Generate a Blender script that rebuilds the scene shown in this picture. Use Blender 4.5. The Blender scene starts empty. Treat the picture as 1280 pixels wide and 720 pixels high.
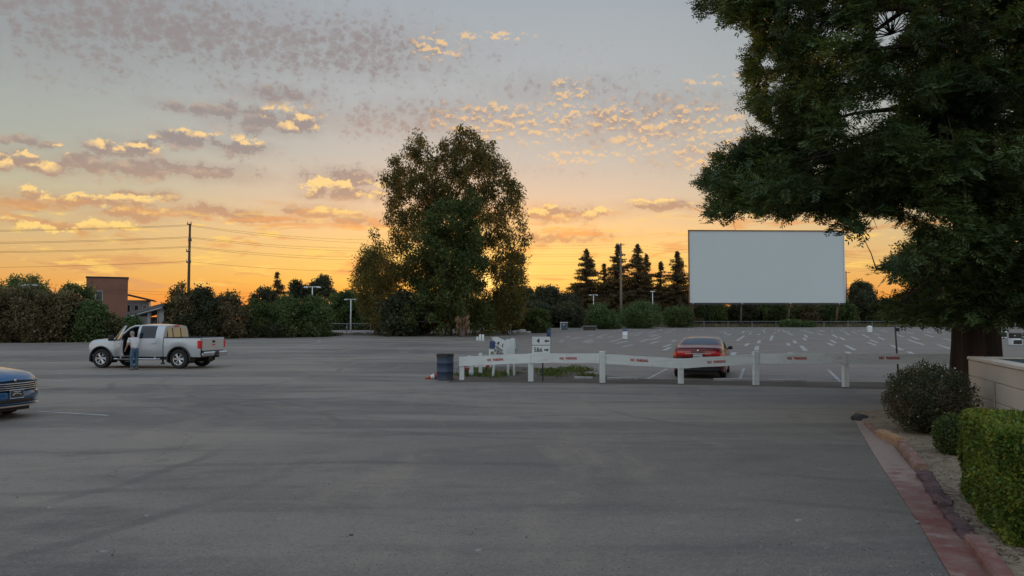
import bpy, math, random
import numpy as np
from mathutils import Vector, Matrix
R = math.radians
rnd = random.Random(7)
rng = np.random.default_rng(11)
scene = bpy.context.scene
COL = scene.collection

# ------------------------------------------------------------------ camera model (1280 px wide reference)
F = 967.0; CH = 2.0; PITCH = math.atan(42 / F)
cp, sp = math.cos(PITCH), math.sin(PITCH)
def ray(px, py):
    dx = (px - 640) / F; dz = (360 - py) / F
    return (dx, cp - dz * sp, sp + dz * cp)
def at(px, py, Y):
    r = ray(px, py); t = Y / r[1]
    return Vector((r[0] * t, Y, CH + r[2] * t))
def sm(a, b, x):
    t = min(1, max(0, (x - a) / (b - a))); return t * t * (3 - 2 * t)
def gz(Y):
    return 0.7 * sm(60, 180, Y)
def gnd(px, py):
    lo, hi = 2.0, 900.0
    for _ in range(50):
        m = (lo + hi) / 2
        if at(px, py, m).z > gz(m): lo = m
        else: hi = m
    p = at(px, py, lo); return Vector((p.x, p.y, gz(p.y)))
def proj(P):
    P = np.asarray(P, float)
    y = P[..., 1] * cp + (P[..., 2] - CH) * sp
    z = -P[..., 1] * sp + (P[..., 2] - CH) * cp
    y = np.maximum(y, 0.1)
    return 640 + F * P[..., 0] / y, 360 - F * z / y
def in_poly(x, y, poly):
    x = np.asarray(x); y = np.asarray(y); c = np.zeros(x.shape, bool); n = len(poly)
    for i in range(n):
        x1, y1 = poly[i]; x2, y2 = poly[(i + 1) % n]
        if y1 == y2: continue
        k = ((y1 > y) != (y2 > y)) & (x < (x2 - x1) * (y - y1) / (y2 - y1) + x1)
        c ^= k
    return c

def lin(r, g=None, b=None):
    if g is None: r, g, b = r
    f = lambda c: (c / 255 / 12.92) if c / 255 <= 0.04045 else ((c / 255 + 0.055) / 1.055) ** 2.4
    return (f(r), f(g), f(b), 1)

# ------------------------------------------------------------------ node expression helper
class Tree:
    def __init__(s, nt): s.nt = nt; s.N = nt.nodes; s.L = nt.links
    def node(s, t, **kw):
        n = s.N.new(t)
        for k, v in kw.items(): setattr(n, k, v)
        return n
    def put(s, sock, v):
        if isinstance(v, X): s.L.new(v.s, sock)
        elif isinstance(v, bpy.types.NodeSocket): s.L.new(v, sock)
        else:
            if hasattr(sock.default_value, '__len__'):
                if isinstance(v, (int, float)): v = (v,) * len(sock.default_value)
                v = tuple(v)
                if len(v) < len(sock.default_value): v = v + (1,)
                sock.default_value = v[:len(sock.default_value)]
            else: sock.default_value = v
    def m(s, op, a, b=None, c=None, clamp=False):
        n = s.node('ShaderNodeMath', operation=op); n.use_clamp = clamp
        s.put(n.inputs[0], a)
        if b is not None: s.put(n.inputs[1], b)
        if c is not None: s.put(n.inputs[2], c)
        return X(s, n.outputs[0])
    def v(s, op, a, b=None, scale=None):
        n = s.node('ShaderNodeVectorMath', operation=op)
        s.put(n.inputs[0], a)
        if b is not None: s.put(n.inputs[1], b)
        if scale is not None: s.put(n.inputs['Scale'], scale)
        return X(s, n.outputs['Value'] if op in ('DOT_PRODUCT', 'LENGTH', 'DISTANCE') else n.outputs[0])
    def xyz(s, x, y, z):
        n = s.node('ShaderNodeCombineXYZ'); s.put(n.inputs[0], x); s.put(n.inputs[1], y); s.put(n.inputs[2], z)
        return X(s, n.outputs[0])
    def sep(s, v):
        n = s.node('ShaderNodeSeparateXYZ'); s.put(n.inputs[0], v)
        return [X(s, o) for o in n.outputs]
    def noise(s, vec, scale=1, detail=3, rough=0.5, color=False, dist=0, lac=2.0):
        n = s.node('ShaderNodeTexNoise'); s.put(n.inputs['Vector'], vec)
        n.inputs['Scale'].default_value = scale; n.inputs['Detail'].default_value = detail
        n.inputs['Roughness'].default_value = rough; n.inputs['Distortion'].default_value = dist
        n.inputs['Lacunarity'].default_value = lac
        return X(s, n.outputs[1 if color else 0])
    def voro(s, vec, scale=1, feature='F1', out='Distance'):
        n = s.node('ShaderNodeTexVoronoi', feature=feature); s.put(n.inputs['Vector'], vec)
        n.inputs['Scale'].default_value = scale
        return X(s, n.outputs[out])
    def ss(s, a, b, x, lo=0, hi=1):
        n = s.node('ShaderNodeMapRange', interpolation_type='SMOOTHSTEP')
        s.put(n.inputs[0], x); s.put(n.inputs[1], a); s.put(n.inputs[2], b); s.put(n.inputs[3], lo); s.put(n.inputs[4], hi)
        return X(s, n.outputs[0])
    def mix(s, f, a, b, blend='MIX'):
        n = s.node('ShaderNodeMix', data_type='RGBA', blend_type=blend); n.clamp_factor = True
        s.put(n.inputs[0], f); s.put(n.inputs[6], a); s.put(n.inputs[7], b)
        return X(s, n.outputs[2])
    def ramp(s, f, stops, interp='LINEAR'):
        n = s.node('ShaderNodeValToRGB'); s.put(n.inputs[0], f); cr = n.color_ramp; cr.interpolation = interp
        while len(cr.elements) < len(stops): cr.elements.new(0.5)
        for e, (p, c) in zip(cr.elements, stops): e.position = p; e.color = c
        return X(s, n.outputs[0])
class X:
    def __init__(s, t, sock): s.t = t; s.s = sock
    def __add__(s, o): return s.t.m('ADD', s, o)
    def __radd__(s, o): return s.t.m('ADD', o, s)
    def __sub__(s, o): return s.t.m('SUBTRACT', s, o)
    def __rsub__(s, o): return s.t.m('SUBTRACT', o, s)
    def __mul__(s, o): return s.t.m('MULTIPLY', s, o)
    def __rmul__(s, o): return s.t.m('MULTIPLY', o, s)
    def __truediv__(s, o): return s.t.m('DIVIDE', s, o)

MATS = {}
def mat(name, col, rough=0.6, metal=0.0, spec=0.5, coat=0.0, nscale=0, nvar=0.15, col2=None, bump=0, bscale=None, emit=None, coords='Object', sheen=0, rand=0, ndetail=4, stretch=None):
    """Principled material whose colour varies with a noise in the object's own space."""
    if name in MATS: return MATS[name]
    m = bpy.data.materials.new(name); m.use_nodes = True; T = Tree(m.node_tree); T.N.clear()
    out = T.node('ShaderNodeOutputMaterial'); b = T.node('ShaderNodeBsdfPrincipled'); T.L.new(b.outputs[0], out.inputs[0])
    c = tuple(col[:3]) + (1,)
    b.inputs['Roughness'].default_value = rough; b.inputs['Metallic'].default_value = metal
    b.inputs['Specular IOR Level'].default_value = spec; b.inputs['Coat Weight'].default_value = coat
    b.inputs['Coat Roughness'].default_value = 0.06
    tc = T.node('ShaderNodeTexCoord'); P = X(T, tc.outputs[coords])
    if stretch: P = T.v('MULTIPLY', P, stretch)
    if nscale:
        n = T.noise(P, nscale, ndetail, 0.6)
        f = T.ss(0.3, 0.7, n)
        c2 = tuple(col2[:3]) + (1,) if col2 else tuple(v * (1 - nvar) for v in c[:3]) + (1,)
        cc = T.mix(f, c, c2)
        if not col2: cc = T.mix(T.ss(0.5, 0.8, T.noise(P, nscale * 0.31, 2)), cc, tuple(min(1, v * (1 + nvar * .8)) for v in c[:3]) + (1,))
    else:
        n = T.noise(P, 3.0, 3); cc = T.mix(T.ss(0.35, 0.7, n), c, tuple(v * 0.9 for v in c[:3]) + (1,))
    if rand:
        g = T.node('ShaderNodeNewGeometry'); rr = X(T, g.outputs['Random Per Island'])
        cc = T.mix(rand, cc, T.v('SCALE', cc, scale=T.m('MULTIPLY_ADD', rr, 1.6, 0.25)))
    T.put(b.inputs['Base Color'], cc)
    if emit:
        T.put(b.inputs['Emission Color'], tuple(emit[:3]) + (1,)); b.inputs['Emission Strength'].default_value = emit[3]
    if bump:
        bn = T.node('ShaderNodeBump'); bn.inputs['Strength'].default_value = bump; bn.inputs['Distance'].default_value = 0.02
        T.put(bn.inputs['Height'], T.noise(P, bscale or nscale * 3 or 20, 6, 0.65)); T.L.new(bn.outputs[0], b.inputs['Normal'])
    MATS[name] = m; return m

def leafmat(name, c1, c2, scale=0.4, trans=0.35, warm=None):
    """Leaf: patchy two-tone colour, per-leaf variation and some light passing through."""
    if name in MATS: return MATS[name]
    m = bpy.data.materials.new(name); m.use_nodes = True; T = Tree(m.node_tree); T.N.clear()
    out = T.node('ShaderNodeOutputMaterial')
    g = T.node('ShaderNodeNewGeometry'); P = X(T, g.outputs['Position']); rr = X(T, g.outputs['Random Per Island'])
    n = T.ss(0.38, 0.62, T.noise(P, scale, 4, 0.6))
    cc = T.mix(n, c1, c2)
    cc = T.v('SCALE', cc, scale=T.m('MULTIPLY_ADD', rr, 1.1, 0.45))
    if warm: cc = T.mix(T.m('GREATER_THAN', rr, 0.9), cc, warm)
    b = T.node('ShaderNodeBsdfPrincipled'); T.put(b.inputs['Base Color'], cc); b.inputs['Roughness'].default_value = 0.55
    b.inputs['Specular IOR Level'].default_value = 0.25
    t = T.node('ShaderNodeBsdfTranslucent'); T.put(t.inputs[0], T.v('MULTIPLY', cc, (1.5, 1.3, 0.6)))
    mx = T.node('ShaderNodeMixShader'); mx.inputs[0].default_value = trans
    T.L.new(b.outputs[0], mx.inputs[1]); T.L.new(t.outputs[0], mx.inputs[2]); T.L.new(mx.outputs[0], out.inputs[0])
    MATS[name] = m; return m

# ------------------------------------------------------------------ mesh builders
class MB:
    def __init__(s): s.V = []; s.Fc = []
    def add(s, verts, faces):
        o = len(s.V); s.V += [tuple(v) for v in verts]; s.Fc += [tuple(i + o for i in f) for f in faces]; return s
    def box(s, c, d, rz=0, ry=0, rx=0, taper=1.0, bev=0.0):
        M = Matrix.Rotation(rz, 3, 'Z') @ Matrix.Rotation(ry, 3, 'Y') @ Matrix.Rotation(rx, 3, 'X')
        hx, hy, hz = d[0] / 2, d[1] / 2, d[2] / 2
        if bev <= 0:
            vs = [Vector((x * hx * (taper if z > 0 else 1), y * hy * (taper if z > 0 else 1), z * hz)) for z in (-1, 1) for x, y in ((-1, -1), (1, -1), (1, 1), (-1, 1))]
            fs = [(3, 2, 1, 0), (4, 5, 6, 7), (0, 1, 5, 4), (1, 2, 6, 5), (2, 3, 7, 6), (3, 0, 4, 7)]
        else:
            b = min(bev, hx * .9, hy * .9, hz * .9); vs = []; fs = []
            rings = [(-hz, b), (-hz + b, 0), (hz - b, 0), (hz, b)]
            for z, i in rings:
                k = taper if z > 0 else 1
                X0, Y0 = (hx - i) * k, (hy - i) * k; q = b if i == 0 else b * .6
                for x, y in ((-X0 + q, -Y0), (X0 - q, -Y0), (X0, -Y0 + q), (X0, Y0 - q), (X0 - q, Y0), (-X0 + q, Y0), (-X0, Y0 - q), (-X0, -Y0 + q)):
                    vs.append(Vector((x, y, z)))
            for r in range(3):
                for j in range(8): fs.append((r * 8 + j, r * 8 + (j + 1) % 8, r * 8 + 8 + (j + 1) % 8, r * 8 + 8 + j))
            fs.append(tuple(range(7, -1, -1))); fs.append(tuple(range(24, 32)))
        return s.add([M @ v + Vector(c) for v in vs], fs)
    def tube(s, pts, rad, n=8, cap=True):
        pts = [Vector(p) for p in pts]; m = len(pts)
        if not hasattr(rad, '__len__'): rad = [rad] * m
        vs = []; up = Vector((0, 0, 1)); prev = None
        for i, p in enumerate(pts):
            d = (pts[min(i + 1, m - 1)] - pts[max(i - 1, 0)])
            d = d.normalized() if d.length > 1e-9 else Vector((0, 0, 1))
            if prev is None:
                a = d.cross(up) if abs(d.dot(up)) < 0.95 else d.cross(Vector((1, 0, 0)))
            else: a = prev - d * prev.dot(d)
            a.normalize(); prev = a; b = d.cross(a)
            for j in range(n):
                t = 2 * math.pi * j / n; vs.append(p + (a * math.cos(t) + b * math.sin(t)) * rad[i])
        fs = [(i * n + j, i * n + (j + 1) % n, (i + 1) * n + (j + 1) % n, (i + 1) * n + j) for i in range(m - 1) for j in range(n)]
        if cap: fs.append(tuple(range(n - 1, -1, -1))); fs.append(tuple(range((m - 1) * n, m * n)))
        return s.add(vs, fs)
    def lathe(s, prof, n=24, M=None, close=True):
        M = M or Matrix.Identity(4); vs = []; m = len(prof)
        for r, z in prof:
            for j in range(n):
                t = 2 * math.pi * j / n; vs.append(M @ Vector((r * math.cos(t), r * math.sin(t), z)))
        fs = [(i * n + j, i * n + (j + 1) % n, (i + 1) * n + (j + 1) % n, (i + 1) * n + j) for i in range(m - 1) for j in range(n)]
        if close:
            if prof[0][0] > 1e-6: fs.append(tuple(range(n - 1, -1, -1)))
            if prof[-1][0] > 1e-6: fs.append(tuple(range((m - 1) * n, m * n)))
        return s.add(vs, fs)
    def prism(s, poly, z0, z1, M=None):
        M = M or Matrix.Identity(4); n = len(poly)
        vs = [M @ Vector((x, y, z0)) for x, y in poly] + [M @ Vector((x, y, z1)) for x, y in poly]
        fs = [tuple(range(n - 1, -1, -1)), tuple(range(n, 2 * n))] + [(i, (i + 1) % n, n + (i + 1) % n, n + i) for i in range(n)]
        return s.add(vs, fs)
    def build(s, name, m, parent=None, smooth=False, loc=None, rz=0):
        me = bpy.data.meshes.new(name); me.from_pydata(s.V, [], s.Fc); me.update()
        return link(name, me, m, parent, smooth, loc, rz)
def link(name, me, m, parent=None, smooth=False, loc=None, rz=0):
    if isinstance(m, (list, tuple)):
        for k in m: me.materials.append(k)
    elif m: me.materials.append(m)
    if smooth:
        me.polygons.foreach_set('use_smooth', [True] * len(me.polygons))
        if smooth == 'auto': me.set_sharp_from_angle(angle=R(35))
    o = bpy.data.objects.new(name, me); COL.objects.link(o)
    if parent: o.parent = parent
    if loc is not None: o.location = loc
    o.rotation_euler.z = rz
    return o
def np_mesh(name, V, Q, m, parent=None, loc=None):
    """V (n,3), Q (k,4) quads"""
    me = bpy.data.meshes.new(name); n, k = len(V), len(Q)
    me.vertices.add(n); me.vertices.foreach_set('co', np.ascontiguousarray(V, dtype=np.float32).ravel())
    me.loops.add(k * 4); me.loops.foreach_set('vertex_index', np.ascontiguousarray(Q, dtype=np.int32).ravel())
    me.polygons.add(k); me.polygons.foreach_set('loop_start', np.arange(0, k * 4, 4, dtype=np.int32))
    me.update(calc_edges=True); me.validate()
    return link(name, me, m, parent, False, loc)
def tag(o, label=None, cat=None, group=None, kind=None):
    if label: o['label'] = label
    if cat: o['category'] = cat
    if group: o['group'] = group
    if kind: o['kind'] = kind
    return o
def thing(name, label, cat, loc=(0, 0, 0), rz=0, group=None):
    o = bpy.data.objects.new(name, None); COL.objects.link(o); o.location = loc; o.rotation_euler.z = rz; o.empty_display_size = 0.2
    return tag(o, label, cat, group)
def copy_tree(o, parent=None):
    c = o.copy(); COL.objects.link(c); c.parent = parent
    for ch in list(o.children): copy_tree(ch, c)
    return c
def text_mesh(s, size, ext=0.001, bold=0.0):
    cu = bpy.data.curves.new('lettering', 'FONT'); cu.body = s; cu.size = size; cu.extrude = ext; cu.offset = bold
    cu.align_x = 'CENTER'; cu.align_y = 'CENTER'; cu.resolution_u = 3
    o = bpy.data.objects.new('lettering', cu); COL.objects.link(o)
    dg = bpy.context.evaluated_depsgraph_get(); me = bpy.data.meshes.new_from_object(o.evaluated_get(dg))
    bpy.data.objects.remove(o); bpy.data.curves.remove(cu); return me
def lettering(s, size, m, parent, loc, rot, bold=0.0, sx=1.0, name='lettering'):
    me = text_mesh(s, size, 0.002, bold); me.materials.clear()
    o = link(name, me, m, parent); o.location = loc; o.rotation_euler = rot; o.scale.x = sx
    return o

# ------------------------------------------------------------------ foliage
def rand_rot(n, up=None, updev=0.0):
    """n random orthonormal frames (a,b) vectors"""
    a = rng.normal(size=(n, 3)); a /= np.linalg.norm(a, axis=1)[:, None]
    if up is not None: a = a * updev + np.asarray(up); a /= np.linalg.norm(a, axis=1)[:, None]
    r = rng.normal(size=(n, 3)); b = np.cross(a, r); b /= np.linalg.norm(b, axis=1)[:, None]
    return a, b
def leaf_quads(P, L, W, axis=None, dev=1.0):
    """diamond leaves, P (n,3); L,W scalars or (n,)"""
    n = len(P); a, b = rand_rot(n, axis, dev)
    L = np.broadcast_to(L, (n,))[:, None] * rng.uniform(.6, 1.3, (n, 1)); W = np.broadcast_to(W, (n,))[:, None] * rng.uniform(.6, 1.3, (n, 1))
    c = np.cross(a, b)
    V = np.stack([P, P + a * L * .45 + b * W * .5 + c * W * .12, P + a * L, P + a * L * .5 - b * W * .5 + c * W * .12], 1).reshape(-1, 3)
    return V, np.arange(4 * n).reshape(-1, 4)
def clump_pts(C, rad, per, flat=1.0, shell=0.55):
    n = len(C); rad = np.broadcast_to(rad, (n,))
    d = rng.normal(size=(n, per, 3)); d /= np.linalg.norm(d, axis=2)[..., None]
    r = rng.uniform(0, 1, (n, per, 1)) ** shell
    return (C[:, None, :] + d * r * rad[:, None, None] * np.array([1, 1, flat])).reshape(-1, 3)
def value_noise(P, s, seed=0):
    Q = P / s; 
    a = np.array([[12.9898, 78.233, 37.719]]) ;
    def h(I): return np.modf(np.abs(np.sin((I * a).sum(-1) + seed * 3.1) * 43758.5453))[0]
    I = np.floor(Q); f = Q - I; f = f * f * (3 - 2 * f); out = 0
    for dx in (0, 1):
        for dy in (0, 1):
            for dz in (0, 1):
                w = (f[:, 0] if dx else 1 - f[:, 0]) * (f[:, 1] if dy else 1 - f[:, 1]) * (f[:, 2] if dz else 1 - f[:, 2])
                out = out + w * h(I + np.array([dx, dy, dz]))
    return out
def limb(mb, a, b, r0, r1, bend=0.15, n=6, k=6):
    a, b = Vector(a), Vector(b); L = (b - a).length
    off = Vector((rnd.uniform(-1, 1), rnd.uniform(-1, 1), rnd.uniform(.0, 1))) * L * bend
    pts = []; rr = []
    for i in range(n + 1):
        t = i / n; pts.append(a.lerp(b, t) + off * (4 * t * (1 - t)) * .5); rr.append(r0 + (r1 - r0) * t)
    mb.tube(pts, rr, k)
# ------------------------------------------------------------------ sky
def d2(px, py):
    """az, el in degrees of a photo direction"""
    r = ray(px, py); L = math.hypot(r[0], r[1])
    return math.degrees(math.atan2(r[0], r[1])), math.degrees(math.atan2(r[2], L))
SUN_AZ, SUN_EL = d2(617, 350)[0], 1.6
w = bpy.data.worlds.new('World'); scene.world = w; w.use_nodes = True
T = Tree(w.node_tree); T.N.clear()
wo = T.node('ShaderNodeOutputWorld'); bg = T.node('ShaderNodeBackground'); T.L.new(bg.outputs[0], wo.inputs[0])
tc = T.node('ShaderNodeTexCoord'); D = X(T, tc.outputs['Generated'])
dx, dy, dz = T.sep(D)
el = T.m('ARCSINE', dz) * 57.29578
az = T.m('ARCTAN2', dx, dy) * 57.29578
P = T.xyz(az, el, 0)
ef = T.m('DIVIDE', T.m('MAXIMUM', el, 0), 60.0, clamp=True)
def rs(l): return [(e / 60.0, lin(*c)) for e, c in l]
rA = T.ramp(ef, rs([(0, (250, 120, 44)), (1.4, (255, 150, 56)), (2.8, (255, 190, 84)), (4.5, (255, 204, 112)), (6.5, (250, 202, 140)), (9, (226, 197, 168)), (12, (200, 190, 178)), (16, (178, 181, 181)), (19, (172, 177, 180)), (23, (163, 171, 178)), (34, (138, 156, 178)), (60, (122, 142, 168))]))
rB = T.ramp(ef, rs([(0, (222, 134, 66)), (1.8, (238, 160, 76)), (3.5, (228, 176, 106)), (6, (212, 184, 136)), (9, (192, 184, 156)), (12, (172, 175, 164)), (16, (160, 167, 166)), (23, (146, 154, 160)), (40, (132, 146, 165)), (60, (122, 142, 168))]))
rC = T.ramp(ef, rs([(0, (178, 170, 168)), (4, (194, 184, 180)), (10, (196, 194, 194)), (22, (184, 192, 198)), (45, (166, 178, 190)), (60, (150, 164, 178))]))
daz = az - SUN_AZ
side = T.ss(6, 34, T.m('ABSOLUTE', daz))
base = T.mix(side, rA, rB)
def field(l, V, sx=.059, k0=1.0):
    """soft union of ellipses: returns exp(-min distance^2)"""
    o = None
    for q in l:
        a, e = d2(q[0], q[1]); rx, ry = q[2] * sx * k0, q[3] * sx * k0
        n = T.node('ShaderNodeVectorMath', operation='MULTIPLY_ADD'); T.put(n.inputs[0], V); n.inputs[1].default_value = (1 / rx, 1 / ry, 0); n.inputs[2].default_value = (-a / rx, -e / ry, 0)
        v = X(T, n.outputs[0]); dd = T.v('DOT_PRODUCT', v, v)
        if len(q) > 4 and q[4] != 1.0: dd = dd - math.log(q[4])
        o = dd if o is None else T.m('MINIMUM', o, dd)
    return T.m('EXPONENT', T.m('MULTIPLY', o, -1.0))
g1 = field([(640, 330, 180, 46)], P); g2 = field([(619, 352, 34, 24)], P)
base = T.mix(g1 * 0.6, base, (1.05, .70, .20, 1))
base = T.mix(g2 * 0.9, base, (1.5, 0.95, 0.28, 1))
# ---- clouds
wn = T.noise(P, 0.55, 4, 0.6, color=True)
wp = T.v('ADD', P, T.v('MULTIPLY', T.v('SUBTRACT', wn, (0.5, 0.5, 0.5)), (2.4, 1.5, 0)))
heaps = [(14, 202, 34, 8), (62, 208, 28, 8), (30, 178, 26, 5), (140, 186, 26, 10), (183, 188, 16, 9), (115, 206, 32, 9), (175, 213, 46, 8),
         (232, 175, 28, 9), (298, 186, 32, 8), (240, 214, 62, 8), (325, 152, 46, 13), (375, 153, 22, 12), (280, 138, 60, 7), (350, 122, 34, 8),
         (95, 249, 66, 7), (20, 252, 30, 5), (168, 243, 20, 4), (204, 247, 14, 5), (155, 270, 34, 6), (80, 280, 46, 5), (268, 266, 54, 6), (330, 274, 50, 4), (395, 264, 36, 7), (428, 225, 40, 12), (435, 243, 40, 7),
         (700, 266, 60, 8), (700, 298, 60, 6), (830, 256, 44, 6), (1100, 250, 60, 10), (560, 300, 60, 6), (450, 275, 40, 7)]
gtop = [(14, 196, 26, 5), (70, 188, 10, 4), (142, 176, 16, 6), (185, 181, 11, 6), (240, 166, 12, 4), (300, 177, 28, 5), (376, 148, 18, 8), (345, 141, 10, 5), (100, 243, 50, 3), (160, 263, 22, 3), (88, 274, 44, 4), (430, 232, 34, 7), (470, 240, 22, 6), (690, 258, 60, 7), (540, 52, 22, 5), (545, 70, 20, 4), (830, 247, 40, 3), (215, 284, 60, 4), (20, 285, 40, 4), (285, 287, 60, 5), (430, 262, 22, 3)]
fine = T.noise(P, 1.3, 5, 0.62); fine2 = T.noise(T.v('MULTIPLY', P, (1.0, 1.5, 1)), 3.6, 3, 0.65)
wq = T.v('ADD', P, T.v('MULTIPLY', T.v('SUBTRACT', T.noise(P, 2.0, 3, 0.6, color=True), (0.5, 0.5, 0.5)), (0.9, 0.7, 0)))
V1 = T.v('MULTIPLY', wq, (0.75, 1.15, 1)); V1u = T.v('ADD', V1, (0.0, 0.42, 0))
pf = 1.0 - T.voro(V1, 1.0); pfu = 1.0 - T.voro(V1u, 1.0)
fl = T.m('ADD', field(heaps, wp, k0=1.38), T.m('ADD', (fine - 0.5) * 1.0, T.m('ADD', (pf - .60) * .75, (fine2 - .5) * .6)))
dens = T.m('MAXIMUM', T.ss(0.22, 0.72, fl), T.ss(.12, .8, field(heaps, wp, k0=1.7)) * .34)
topn = T.m('ADD', pf - pfu, (fine2 - .5) * .5)
litv = T.m('MULTIPLY', T.ss(-0.06, 0.26, topn), T.ss(.10, .50, field(gtop, wp, k0=1.7)))
warmth = T.ss(13, 3, el)
body = T.mix(warmth, lin(150, 138, 136), lin(218, 156, 100))
body = T.mix(T.ss(-0.1, 0.5, topn), body, T.mix(warmth, lin(184, 166, 152), lin(244, 188, 120)))
gold = T.mix(warmth, lin(255, 214, 148), lin(255, 216, 122))
c = T.mix(dens * 0.88, base, body)
c = T.mix(T.m('MULTIPLY', litv, T.ss(0.28, 0.5, fl)) * 0.95, c, gold)
# high mottled sheet: broad patches carrying rows of small puffs
shp = field([(200, 32, 340, 50, 1.2), (430, 60, 180, 44, 1.15), (70, 50, 190, 50, .9), (560, 150, 190, 30, 1.05), (800, 150, 160, 40, 1.05), (700, 115, 150, 30, .85), (470, 150, 100, 24, 1.0), (880, 190, 110, 30, .8), (330, 112, 120, 18, .75), (1000, 110, 120, 60, .5), (640, 215, 200, 14, .45)], wp, k0=1.08)
V2 = T.v('MULTIPLY', wq, (1.75, 2.25, 1)); p2 = 1.0 - T.voro(V2, 1.0); p2u = 1.0 - T.voro(T.v('ADD', V2, (0.0, 0.40, 0)), 1.0)
rip = T.noise(T.v('MULTIPLY', wp, (1.3, 0.8, 1)), 0.8, 5, 0.66)
sd = T.m('MAXIMUM', T.ss(.2, .95, T.m('ADD', shp, (rip - .5) * .9)) * .30, T.ss(0.26, 1.16, T.m('ADD', shp * 0.86, T.m('ADD', (rip - 0.5) * 1.1, T.m('ADD', (p2 - .58) * .70, (fine2 - .5) * .75)))))
c = T.mix(sd * 0.86, c, T.mix(T.ss(18, 9, el), lin(144, 134, 134), lin(194, 158, 136)))
# gold on the upper edges of the puffs toward the sun
flk = field([(620, 152, 80, 24, 1.0), (712, 128, 30, 40, .95), (690, 165, 60, 20, .8), (850, 165, 95, 34, 1.0), (905, 192, 70, 26, .95), (545, 58, 34, 18, .9), (780, 150, 60, 30, .8), (730, 195, 80, 14, .7), (620, 45, 50, 6, .8), (900, 100, 60, 8, .65)], P, .064)
fd = T.m('MULTIPLY', T.ss(-.02, 0.34, T.m('ADD', p2 - p2u, T.m('ADD', (fine2 - .5) * .8, (rip - .5) * .8))), T.ss(.25, .75, T.m('ADD', flk, (rip - .5) * 1.3)))
c = T.mix(fd * 0.74, c, lin(252, 205, 142))
# low warm streaks above the horizon
st = T.noise(T.v('MULTIPLY', P, (0.20, 1.1, 1)), 0.8, 5, 0.62, dist=0.5)
sb = T.m('MULTIPLY', T.ss(0.50, 0.62, st), T.m('MULTIPLY', T.ss(9.5, 6.5, el), T.ss(0.5, 3.0, el)))
c = T.mix(sb * 0.8, c, T.mix(T.ss(4, 30, T.m('ABSOLUTE', daz)), lin(246, 166, 96), lin(216, 158, 104)))
st2 = T.noise(T.v('MULTIPLY', P, (0.25, 1.4, 1)), 1.2, 4, 0.6)
sb2 = T.m('MULTIPLY', T.ss(0.54, 0.66, st2), T.m('MULTIPLY', T.ss(9.0, 6.0, el), T.ss(1.0, 3.0, el)))
c = T.mix(sb2 * 0.75, c, lin(255, 208, 112))
# eastern half of the sky: pale afterglow, no clouds drawn
back = T.ss(0.35, -0.5, dy)
c = T.mix(back, c, rC)
c = T.mix(T.ss(26, 50, el), c, T.mix(back, rA, rC))
c = T.v('SCALE', c, scale=T.m('ADD', 1.0, T.m('ADD', T.m('MULTIPLY', back, 0.40), T.ss(26, 60, el) * 0.55)))
# physical sky underneath
sky = T.node('ShaderNodeTexSky', sky_type='NISHITA'); sky.sun_disc = False; sky.sun_elevation = R(SUN_EL); sky.sun_rotation = R(SUN_AZ)
sky.air_density = 1.2; sky.dust_density = 2.0
c = T.v('ADD', c, T.v('SCALE', X(T, sky.outputs[0]), scale=0.008))
gnd_c = T.ss(-0.5, -3, el)
c = T.mix(gnd_c, c, (0.07, 0.065, 0.065, 1))
T.put(bg.inputs[0], c); bg.inputs[1].default_value = 1.0
w.cycles.sampling_method = 'MANUAL'; w.cycles.sample_map_resolution = 1024

sun = bpy.data.lights.new('sun', 'SUN'); sun.energy = 2.0; sun.angle = R(0.53); sun.color = (1.0, 0.55, 0.25)
so = bpy.data.objects.new('sun', sun); COL.objects.link(so)
sd_ = Vector((math.sin(R(SUN_AZ)) * math.cos(R(SUN_EL)), math.cos(R(SUN_AZ)) * math.cos(R(SUN_EL)), math.sin(R(SUN_EL))))
so.rotation_euler = (-sd_).to_track_quat('-Z', 'Y').to_euler()

cam = bpy.data.cameras.new('camera'); co = bpy.data.objects.new('camera', cam); COL.objects.link(co)
cam.angle_x = 2 * math.atan(640 / F); cam.clip_end = 5000; cam.clip_start = 0.1
co.location = (0, 0, CH); co.rotation_euler = (R(90) + PITCH, 0, 0); scene.camera = co
scene.view_settings.view_transform = 'Standard'; scene.view_settings.look = 'None'; scene.view_settings.gamma = 1; scene.view_settings.exposure = 0
scene.render.engine = 'CYCLES'; scene.cycles.max_bounces = 5; scene.cycles.use_denoising = True
scene.cycles.diffuse_bounces = 2; scene.cycles.glossy_bounces = 3; scene.cycles.caustics_reflective = False; scene.cycles.caustics_refractive = False

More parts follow.
